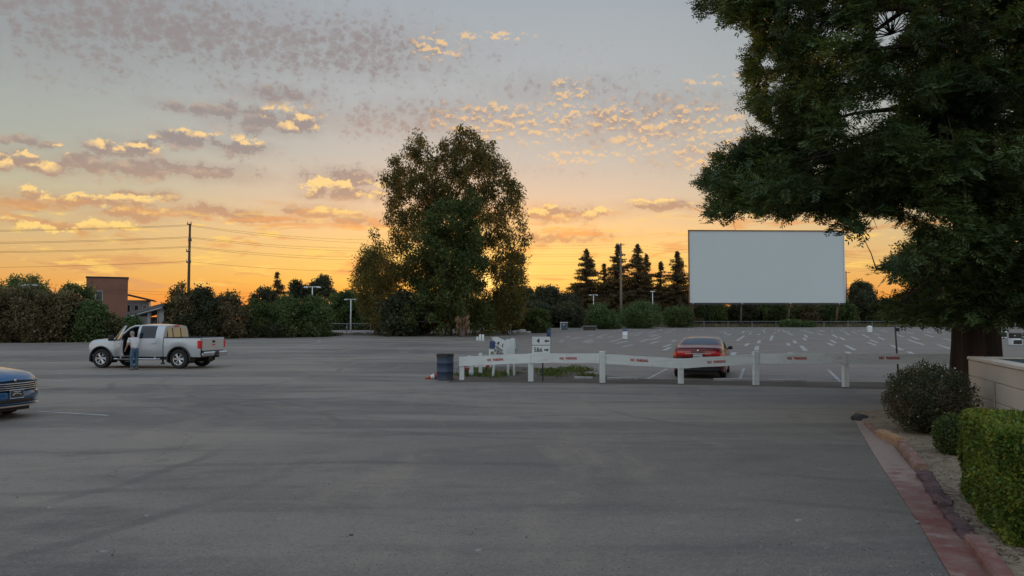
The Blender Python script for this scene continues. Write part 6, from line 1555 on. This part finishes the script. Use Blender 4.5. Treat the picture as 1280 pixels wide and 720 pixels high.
# ------------------------------------------------------------------ buildings
M_brick = mat('brick', (.23, .115, .080), .9, nscale=.35, nvar=.18, bump=.2, bscale=6, ndetail=8)
def bx(mb, x0, x1, y0, y1, z0, z1): return mb.box(((x0 + x1) / 2, (y0 + y1) / 2, (z0 + z1) / 2), (x1 - x0, y1 - y0, z1 - z0))
Y = 150; A = at(108, 347, Y); Bp = at(160, 347, Y); g0 = gz(Y); W0 = Bp.x - A.x; Hh_ = A.z - g0
s = thing('brick_building', 'square red-brick building with a dark roof edge beyond the trees', 'building', (A.x, Y, g0), R(27)); W0 = 7.27
m = MB(); bx(m, 0, W0, 0, 9, 0, Hh_); m.build('wall', M_brick, s)
m = MB(); bx(m, -.12, W0 + .12, -.12, 9.1, Hh_, Hh_ + .28); m.build('roof', mat('dark_fascia', (.035, .028, .025), .7), s)
q0, q1 = at(119, 363, Y), at(128, 378, Y); k_ = W0 / (Bp.x - A.x); m = MB(); bx(m, (q0.x - A.x) * k_, (q1.x - A.x) * k_, -.06, .05, q1.z - g0, q0.z - g0); wn = m.build('window', M_galv, s)
m = MB(); bx(m, (q0.x - A.x) * k_ + .12, (q1.x - A.x) * k_ - .12, -.09, -.055, q1.z - g0 + .15, q0.z - g0 - .15); m.build('pane', M_glass, wn)
Y = 165; A = at(160, 367, Y); Bp = at(183, 375, Y); g0 = gz(Y); W0 = Bp.x - A.x + 1.5; Hh_ = Bp.z - g0
s = thing('grey_building', 'low grey building with a sloping eave right of the brick one', 'building', (A.x - 1.5, Y, g0), R(22))
m = MB(); bx(m, 0, W0, 0, 7, 0, Hh_); m.build('wall', mat('grey_stucco', (.20, .205, .20), .9, nscale=.5, nvar=.15), s)
m = MB(); dzr = A.z - Bp.z; m.add([(-.3, -.9, Hh_ + dzr), (W0 + 1.2, -.9, Hh_ - .3), (W0 + 1.2, 7.5, Hh_ - .3), (-.3, 7.5, Hh_ + dzr), (-.3, -.9, Hh_ + dzr + .35), (W0 + 1.2, -.9, Hh_ + .0), (W0 + 1.2, 7.5, Hh_ + .0), (-.3, 7.5, Hh_ + dzr + .35)], [(3, 2, 1, 0), (4, 5, 6, 7), (0, 1, 5, 4), (1, 2, 6, 5), (2, 3, 7, 6), (3, 0, 4, 7)]); m.build('roof', mat('roof_brown', (.10, .06, .045), .9), s)
for k in range(3):
    m = MB(); x = 1.0 + k * 1.6; bx(m, x, x + .9, -.06, .05, Hh_ - 2.6, Hh_ - 1.0); w_ = m.build('window', M_galv, s); m = MB(); bx(m, x + .1, x + .8, -.09, -.055, Hh_ - 2.5, Hh_ - 1.1); m.build('pane', M_glass, w_)
m = MB(); m.lathe([(.18, 0), (.16, .12), (.001, .18)], 10, Matrix.Translation((W0 - .7, -.2, Hh_ - 1.9))); m.build('wall_lamp', mat('wall_lamp_lit', (.8, .75, .65), .5, emit=(1, .85, .6, 1.2)), s)
# ticket shelter with slanted roof behind the truck
Y = 84; A = at(161, 392.5, Y); Bp = at(215, 380.5, Y + 2); g0 = gz(Y); o_ = Vector((A.x, Y, g0)); W0 = Bp.x - A.x
s = thing('open_shelter', 'grey open shelter with a slanting roof and round columns behind the pickup', 'shelter', o_)
zl, zr = A.z - g0, Bp.z - g0
M_rf = mat('roof_grey', (.15, .14, .14), .8, nscale=1, nvar=.2); M_shw = mat('shelter_wall', (.115, .085, .072), .9, nscale=.8, nvar=.3)
m = MB(); m.add([(0 - .2, -.5, zl - .25), (W0 + .2, -.5, zr - .25), (W0 + .2, 5.5, zr - .25), (-.2, 5.5, zl - .25), (-.2, -.5, zl + .1), (W0 + .2, -.5, zr + .1), (W0 + .2, 5.5, zr + .1), (-.2, 5.5, zl + .1)], [(3, 2, 1, 0), (4, 5, 6, 7), (0, 1, 5, 4), (1, 2, 6, 5), (2, 3, 7, 6), (3, 0, 4, 7)]); m.build('roof', M_rf, s)
m = MB(); m.tube([(-.1, -.56, zl - .42), (W0 + .1, -.56, zr - .42)], .10, 4); m.build('fascia', M_galv, s)
for px, r_ in ((172.5, .12), (186.3, .20), (197.5, .09)):
    x = at(px, 400, Y).x - A.x; zt_ = zl + (zr - zl) * x / W0 - .25; m = MB(); m.tube([(x, 0, 0), (x, 0, zt_)], r_, 12); m.build('column', mat('column_pale', (.36, .36, .35), .8, nscale=1, nvar=.2), s, True)
x = W0 - .45; m = MB(); bx(m, x, x + .5, -.1, 5, 0, zr - .3); m.build('wall', M_galv, s)
m = MB(); bx(m, .0, W0 - .5, 4.6, 4.9, 0, zl - .3); m.build('wall', M_shw, s); m = MB(); bx(m, W0 * .5, W0 - .5, 2.5, 2.8, 0, zl - .1); m.build('wall', M_shw, s)
m = MB(); x = W0 * .55; m.tube([(x, .5, zl * .45), (W0 - .5, .5, zr * .72)], .06, 4); m.tube([(x, .5, zl * .25), (W0 - .5, .5, zr * .5)], .06, 4); m.build('stair_rail', M_galv, s)

# portable toilet, utility box, canopy stand behind the lot
b = Vector((at(705, 402, 138).x, 138, gz(138))); H = at(705, 402.8, 138).z - b.z
s = thing('portable_toilet', 'grey-blue portable toilet with white roof at the tree line', 'portable toilet', b, R(-14))
m = MB(); m.box((0, 0, H * .47), (1.15, 1.15, H * .94), bev=.05); m.build('cabin', mat('toilet_blue', (.115, .155, .185), .6, nscale=2, nvar=.15), s)
m = MB(); m.box((0, 0, H * .97), (1.25, 1.25, .12), bev=.05); m.build('roof', M_white, s)
m = MB(); m.box((.05, -.59, H * .45), (.80, .03, H * .80), bev=.01); d_ = m.build('door', mat('toilet_door', (.085, .115, .145), .6), s); m = MB(); m.box((.05, -.61, H * .7), (.22, .02, .18)); m.build('notice', M_white, d_)
m = MB(); m.box((-.50, -.585, H * .45), (.10, .04, H * .86)); m.build('frame', M_white, s)
b = Vector((at(736.5, 402, 136).x, 136, gz(136))); H = at(736, 407.6, 136).z - b.z; s = thing('utility_cage', 'low brown cage with a pale frame right of the portable toilet', 'cage', b)
m = MB(); m.box((0, 0, H / 2 - .06), (2.2, 1.2, max(.3, H - .12)), bev=.03); m.build('panel', mat('cage_brown', (.07, .055, .045), .9, nscale=2, nvar=.3), s)
m = MB(); m.tube([(-1.17, -.66, 0), (-1.17, -.66, H), (1.17, -.66, H), (1.17, -.66, 0)], .05, 6); m.build('frame', M_galv, s)
b = Vector((at(632, 402, 112).x, 112, gz(112))); s = thing('canopy_stand', 'small white-topped canopy stand with boxes right of the eucalyptus foot', 'canopy', b)
H = at(632, 406, 112).z - b.z
m = MB(); m.box((0, 0, H), (1.7, 1.4, .14), bev=.04); m.build('canopy', M_white, s)
for x in (-.75, .75):
    for y in (-.6, .6): m = MB(); m.tube([(x, y, 0), (x, y, H - .05)], .03, 6); m.build('leg', M_galv, s)
for x, h_, mm2, lb in ((-.45, .55, 'cage_brown', 'brown'), (.15, .75, 'toilet_blue', 'blue-grey'), (.55, .45, 'sign_face', 'white')):
    o = MB().box((0, 0, h_ / 2), (.42, .5, h_), bev=.03).build('crate', MATS[mm2], None, False, (b.x + x, b.y, b.z)); tag(o, lb + ' crate standing under the small white canopy', 'crate', 'crates under the canopy')
b = Vector((at(652, 402, 113).x, 113, gz(113)))
for i, (dx_, sc, lb) in enumerate([(0, .55, 'largest'), (-.9, .4, 'middle-sized'), (.9, .32, 'smallest')]):
    bm = bmesh.new(); bmesh.ops.create_icosphere(bm, subdivisions=2, radius=1)
    for v in bm.verts: v.co *= 1 + .25 * math.sin(v.co.x * 4 + i) * math.cos(v.co.y * 5 + i * 2); v.co = Vector((v.co.x * sc * 1.5, v.co.y * sc, v.co.z * sc * .7 + sc * .4))
    me = bpy.data.meshes.new('boulder'); bm.to_mesh(me); bm.free(); o = link('boulder', me, M_conc, None, False, (b.x + dx_, b.y, b.z)); tag(o, lb + ' pale boulder in the clutter right of the canopy stand', 'boulder', 'pale boulders')

# far chain-link fences
def chain_fence(name, label, pts, H, step, sp=.45):
    o_ = Vector(pts[0]); s = thing(name, label, 'fence', o_)
    for a_, b_ in zip(pts[:-1], pts[1:]):
        L = (b_ - a_).length; n = max(1, int(L / step)); d = (b_ - a_) / n
        for i in range(n):
            p = a_ + d * i - o_; m = MB(); m.tube([(p.x, p.y, -.1), (p.x, p.y, H)], .045, 5); m.build('post', M_galv, s)
        m = MB(); m.tube([a_ - o_ + Vector((0, 0, H)), b_ - o_ + Vector((0, 0, H))], .03, 4); m.build('top_rail', M_galv, s)
        m = MB(); n2 = int(L / sp)
        for i in range(n2):
            p = a_ + (b_ - a_) * (i / n2) - o_; q = a_ + (b_ - a_) * ((i + H / sp) / n2) - o_
            if (q + o_ - a_).length > L: continue
            m.add([p, p + Vector((.02, 0, 0)), q + Vector((.02, 0, H)), q + Vector((0, 0, H))], [(0, 1, 2, 3)]); m.add([p + Vector((0, 0, H)), p + Vector((.02, 0, H)), q + Vector((.02, 0, 0)), q], [(0, 1, 2, 3)])
        m.build('mesh', mat('wire_mesh', (.13, .135, .13), .6), s)
pf = [Vector((at(x, 402, 181).x, 181, gz(181))) for x in (790, 1000, 1180)]
chain_fence('chain_link_fence', 'long chain-link fence along the far edge of the lot under the screen', pf, 1.35, 5.2)
pf = [Vector((at(x, 402, 106).x, 106, gz(106))) for x in (405, 492)]
chain_fence('chain_link_fence', 'short chain-link fence in the gap left of the eucalyptus', pf, 1.5, 3.0)
# gravel yard beyond the gap and a thin stake
mb = MB(); V = [(at(x, 402, y).x, y, gz(y) + .016) for x, y in ((395, 111), (500, 111), (505, 135), (385, 135))]; mb.add(V, [(0, 1, 2, 3)]); tag(mb.build('gravel_yard', mat('pale_gravel', (.34, .31, .29), .95, nscale=.4, nvar=.25)), 'pale gravel yard beyond the gap', kind='structure')
b = gnd(433, 420); m = MB(); m.tube([(0, 0, 0), (.02, 0, 1.1)], .04, 6); s = thing('stake', 'rusty stake at the edge of the asphalt in the gap', 'stake', b); m.build('rod', M_rust, s); m = MB(); m.lathe([(.05, 1.08), (.06, 1.14), (.001, 1.2)], 8, Matrix.Translation((.02, 0, 0))); m.build('cap', M_sign, s)
mb = MB(); n_ = 14
for i in range(n_ + 1):
    px = 408 + 84 * i / n_; p = Vector((at(px, 402, 104).x, 104 + rnd.uniform(-.3, .3), gz(104))); h_ = .22 + .14 * rnd.random()
    mb.V += [(p.x, p.y - 1.4, p.z), (p.x, p.y - .3, p.z + h_), (p.x, p.y + .5, p.z + h_ * .9), (p.x, p.y + 1.6, p.z)]
for i in range(n_): mb.Fc += [(i * 4 + j, i * 4 + 4 + j, i * 4 + 5 + j, i * 4 + 1 + j) for j in range(3)]
tag(mb.build('earth_berm_ground', M_soil), 'low dark earth berm at the gap', kind='structure')

# ------------------------------------------------------------------ block wall with teal top
C0 = Vector((8.82, 15.0, 0)); C1 = Vector((7.61, 11.5, 0)); dl = (C1 - C0).normalized(); C2 = C0 + dl * 6.5; rr_ = Vector((-dl.y, dl.x, 0))
if rr_.x < 0: rr_ = -rr_
ang = math.atan2(dl.y, dl.x); Hw = 1.335; dep = 3.2
s = thing('block_wall', 'cream block enclosure with a flat teal top beside the redwood trunk', 'enclosure', C0)
M_blk = mat('cream_block', (.60, .52, .44), .9, nscale=1.2, nvar=.12, bump=.5, bscale=40, ndetail=8)
m = MB(); cs = [0, .30, .635, .97, Hw - .07]
for k in range(4):
    z0, z1 = cs[k], cs[k + 1]; off = .012 * ((k % 2) * -1)
    c = dl * 3.25 + rr_ * (.12)
    m.box((c.x, c.y, (z0 + z1) / 2), (6.5, .24, z1 - z0 - .012), rz=ang, bev=.006)
c = dl * 3.25 + rr_ * .13; m.box((c.x, c.y, (Hw - .09) / 2), (6.44, .20, Hw - .10), rz=ang)
c = dl * .12 + rr_ * (dep / 2); m.box((c.x, c.y, Hw / 2 - .04), (dep - .1, .22, Hw - .08), rz=ang + math.pi / 2)
m.build('wall', M_blk, s)
m = MB(); c = dl * 3.25 + rr_ * .12; m.box((c.x, c.y, Hw - .035), (6.54, .28, .065), rz=ang, bev=.01); c = dl * .12 + rr_ * (dep / 2 + .14); m.box((c.x, c.y, Hw - .036), (dep - .3, .28, .063), rz=ang + math.pi / 2, bev=.01); m.build('wall_cap', mat('cap_cream', (.64, .58, .50), .85, nscale=2, nvar=.1), s)
m = MB(); c = dl * 3.4 + rr_ * (dep / 2 + .12); m.box((c.x, c.y, Hw - .05), (6.2, dep - .28, .04), rz=ang); m.build('top_sheet', mat('teal_sheet', (.055, .12, .15), .4, nscale=1, nvar=.15), s)
pc = dl * 1.95 - rr_ * .02; m = MB(); m.tube([(pc.x, pc.y, 0), (pc.x, pc.y, .93), (pc.x + .0, pc.y + .02, .99)], .016, 6); m.build('conduit', mat('conduit_beige', (.34, .29, .24), .6), s)

# ------------------------------------------------------------------ planting bed and broken red kerb
def gp(px, py): return gnd(px, py)
bed = [(1068.5, 516.5), (1085, 515), (1111, 514.4), (1300, 514.4), (1600, 560), (1600, 720), (1300, 760), (1268, 735), (1252, 712), (1232, 690), (1207, 668), (1186, 635), (1160, 605), (1140, 580), (1118, 556), (1098, 540), (1080, 530)]
M_bed = mat('bed_gravel', (.34, .26, .18), .95, nscale=9, col2=(.20, .145, .095), bump=.8, bscale=40, ndetail=6)
P_ = [gp(*q) for q in bed]; top = [(p.x, p.y, .055) for p in P_]; bot = [(p.x, p.y, -.02) for p in P_]; n = len(P_)
o = MB().add(top + bot, [tuple(range(n))[::-1]] + [(i, (i + 1) % n, n + (i + 1) % n, n + i) for i in range(n)]).build('planting_bed_ground', M_bed); tag(o, 'tan gravel planting bed', kind='structure')
gut_l = [(1068, 524), (1072.5, 534), (1092.7, 569), (1120.9, 613), (1149, 655.6), (1187.4, 720), (1215, 770)]
gut_r = [(1078, 523), (1090, 533), (1114, 556), (1147, 596), (1180, 640), (1222, 690), (1262, 745)]
M_red = mat('worn_red_paint', (.19, .060, .050), .85, nscale=3.0, col2=(.25, .155, .125), ndetail=9, bump=.3, bscale=30)
T_ = Tree(M_red.node_tree); b_ = [n for n in T_.N if n.type == 'BSDF_PRINCIPLED'][0]; src = b_.inputs['Base Color'].links[0].from_socket
g_ = T_.node('ShaderNodeNewGeometry'); P_n = X(T_, g_.outputs['Position']); yy_n = T_.sep(P_n)[1]
wear = T_.ss(.42, .60, T_.m('ADD', T_.noise(P_n, 3.5, 7, .7), T_.ss(8.0, 12.0, yy_n, -.10, .16)))
T_.put(b_.inputs['Base Color'], T_.mix(T_.ss(.60, .70, T_.noise(P_n, 9, 5, .7)) * .6, T_.mix(wear * .75, src, (.33, .255, .215, 1)), (.09, .06, .055, 1)))
V = []; Fc = []
def dens_(l, k=6):
    o = []
    for a_, b_ in zip(l[:-1], l[1:]): o += [gp(*a_).lerp(gp(*b_), i / k) for i in range(k)]
    return o + [gp(*l[-1])]
A_ = dens_(gut_l); B_ = dens_(gut_r)
for a_, b_ in zip(A_, B_): V += [(a_.x, a_.y, .002), (a_.x, a_.y, .012), (b_.x, b_.y, .026)]
for i in range(len(A_) - 1):
    for j in (0, 1): Fc.append((i * 3 + j, i * 3 + 3 + j, i * 3 + 4 + j, i * 3 + 1 + j))
tag(MB().add(V, Fc).build('red_gutter_pavement', M_red), 'concrete gutter strip painted worn red', kind='structure')
# kerb stones
def kerb_piece(a_, b_, w_, h_, m_, lab, tilt=0, rough=.01):
    a3, b3 = gp(*a_), gp(*b_); L = (b3 - a3).length; c = (a3 + b3) / 2; mb = MB(); k = max(4, int(L / .10))
    prof = [(-w_ / 2, -.03), (-w_ / 2, h_ * .75), (-w_ * .36, h_), (w_ * .36, h_), (w_ / 2, h_ * .7), (w_ / 2, -.03)]
    for i in range(k + 1):
        x = -L / 2 + L * i / k
        for (y, z) in prof: mb.V.append((x + rnd.uniform(-rough, rough), y + rnd.uniform(-rough, rough), z + rnd.uniform(-rough, rough) + tilt * x))
    for i in range(k): mb.Fc += [(i * 6 + j, i * 6 + (j + 1) % 6, i * 6 + 6 + (j + 1) % 6, i * 6 + 6 + j) for j in range(6)]
    mb.Fc += [tuple(range(5, -1, -1)), tuple(range(k * 6, k * 6 + 6))]
    tag(mb.build('kerb_stone', m_, None, False, (c.x, c.y, .01), math.atan2((b3 - a3).y, (b3 - a3).x)), lab, 'kerb stone', 'broken kerb stones along the bed')
M_yel = mat('worn_yellow_paint', (.42, .24, .10), .85, nscale=6, col2=(.32, .19, .13), ndetail=8, bump=.3, bscale=30)
M_tan = mat('bare_broken_concrete', (.30, .20, .15), .9, nscale=7, col2=(.20, .09, .075), ndetail=8, bump=.6, bscale=30)
M_pur = mat('crumbled_red_concrete', (.15, .085, .085), .95, nscale=9, col2=(.09, .055, .055), ndetail=8, bump=1, bscale=30)
kerb_piece((1101, 546.5), (1126, 561), .15, .15, M_yel, 'yellow-painted broken kerb stone nearest the round shrub', .03, .008)
kerb_piece((1128, 564), (1152, 592), .15, .14, M_tan, 'tan broken kerb stone, second from the round shrub', -.02, .010)
kerb_piece((1086, 533), (1100, 545), .14, .06, M_tan, 'low chipped kerb stone at the far tip of the bed', 0, .015)
kerb_piece((1155, 596), (1182, 640), .16, .07, M_pur, 'crumbled purplish kerb length in the middle of the run', 0, .030)
kerb_piece((1183, 642), (1212, 678), .14, .05, M_pur, 'low crumbled kerb length before the intact red one', 0, .025)
kerb_piece((1218, 683), (1290, 780), .16, .10, M_red, 'intact red kerb stone nearest the camera', 0, .004)
# black rubber lump at the tip
bm = bmesh.new(); bmesh.ops.create_icosphere(bm, subdivisions=3, radius=1)
for v in bm.verts:
    k = 1 + .18 * math.sin(v.co.x * 5) * math.cos(v.co.y * 6 + 1); v.co = Vector((v.co.x * .16 * k, v.co.y * .34 * k, max(-.02, v.co.z * .07 * k + .04)))
me = bpy.data.meshes.new('asphalt_lump'); bm.to_mesh(me); bm.free(); p = gp(1075, 524.5)
tag(link('asphalt_lump', me, mat('black_tar', (.035, .034, .034), .8, nscale=8, nvar=.4, bump=1, bscale=20), None, True, (p.x, p.y, 0), R(-20)), 'black lump of tar patch at the tip of the planting bed', 'tar lump')

# fallen redwood litter in the bed: countless, one object
V = []; Q = []
for i in range(2600):
    px = rnd.uniform(1072, 1290); py = rnd.uniform(518, 715); p = gp(px, py)
    if not in_poly(np.array([px]), np.array([py]), bed)[0]: continue
    L = rnd.uniform(.02, .09); a = rnd.uniform(0, 3.14); w_ = rnd.uniform(.002, .006); d = Vector((math.cos(a), math.sin(a), 0)); nn = Vector((-d.y, d.x, 0)); c = Vector((p.x, p.y, .058 + rnd.uniform(0, .008)))
    o = len(V); V += [c - nn * w_, c + d * L - nn * w_, c + d * L + nn * w_ + Vector((0, 0, .006)), c + nn * w_]; Q.append((o, o + 1, o + 2, o + 3))
lt = MB().add(V, Q).build('leaf_litter', mat('litter_brown', (.13, .06, .035), .9, nscale=3, nvar=.5)); tag(lt, 'brown needles and twigs scattered over the planting bed', 'litter', kind='stuff')
# larger pale stones and scraps on the asphalt
scr = [(998, 651, .055, 'pale flat stone on the asphalt near the red gutter'), (599, 688, .045, 'pale flat stone at the bottom middle of the asphalt'), (105, 573, .06, 'long pale scrap left of centre on the near asphalt'), (184, 645, .04, 'small pale scrap at the lower left of the asphalt'), (62, 635, .045, 'pale scrap by the left edge of the asphalt'), (130, 690, .05, 'pale scrap low in the left corner'), (350, 649, .035, 'thin pale scrap at the middle left of the asphalt'), (439, 669, .03, 'dark leaf lying on the near asphalt'),
       (452, 553, .03, 'tiny white chip left of centre on the asphalt'), (618, 543, .045, 'white chip in the centre of the asphalt'), (724, 561, .03, 'white chip right of centre on the asphalt'), (928, 545, .03, 'white chip in front of the fence near the red sedan'), (973, 532, .03, 'white chip near the tall fence post'), (523, 598, .03, 'tiny white chip below the drum'), (1147, 655, .03, 'white scrap lying on the red gutter'), (1110, 634, .02, 'tiny chip on the dark asphalt by the gutter'), (999, 663, .025, 'small chip just in front of the pale flat stone'), (1055, 624, .022, 'tiny yellowish chip left of the gutter')]
for i, (px, py, r_, lb) in enumerate(scr):
    p = gp(px, py); k = p.y / 8 + .5; mb = MB(); n_ = 9; r_ *= .62; rr2 = [r_ * rnd.uniform(.7, 1.15) for _ in range(n_)]
    ring = [(rr2[j] * 1.35 * math.cos(6.283 * j / n_), rr2[j] * .8 * math.sin(6.283 * j / n_)) for j in range(n_)]
    mb.V = [(x, y, 0) for x, y in ring] + [(x * .85, y * .85, r_ * .35) for x, y in ring] + [(0, 0, r_ * .42)]
    mb.Fc = [(j, (j + 1) % n_, n_ + (j + 1) % n_, n_ + j) for j in range(n_)] + [(n_ + j, n_ + (j + 1) % n_, 2 * n_) for j in range(n_)]
    hgt = .024 if px == 1147 else .0
    tag(mb.build('litter_scrap', mat('dark_leaf', (.03, .025, .02), .9) if 'dark leaf' in lb else mat('pale_scrap', (.34, .33, .31), .8, nscale=20, nvar=.3), None, False, (p.x, p.y, hgt), rnd.uniform(-.4, .4)), lb, 'scrap', 'pale scraps and chips on the asphalt')
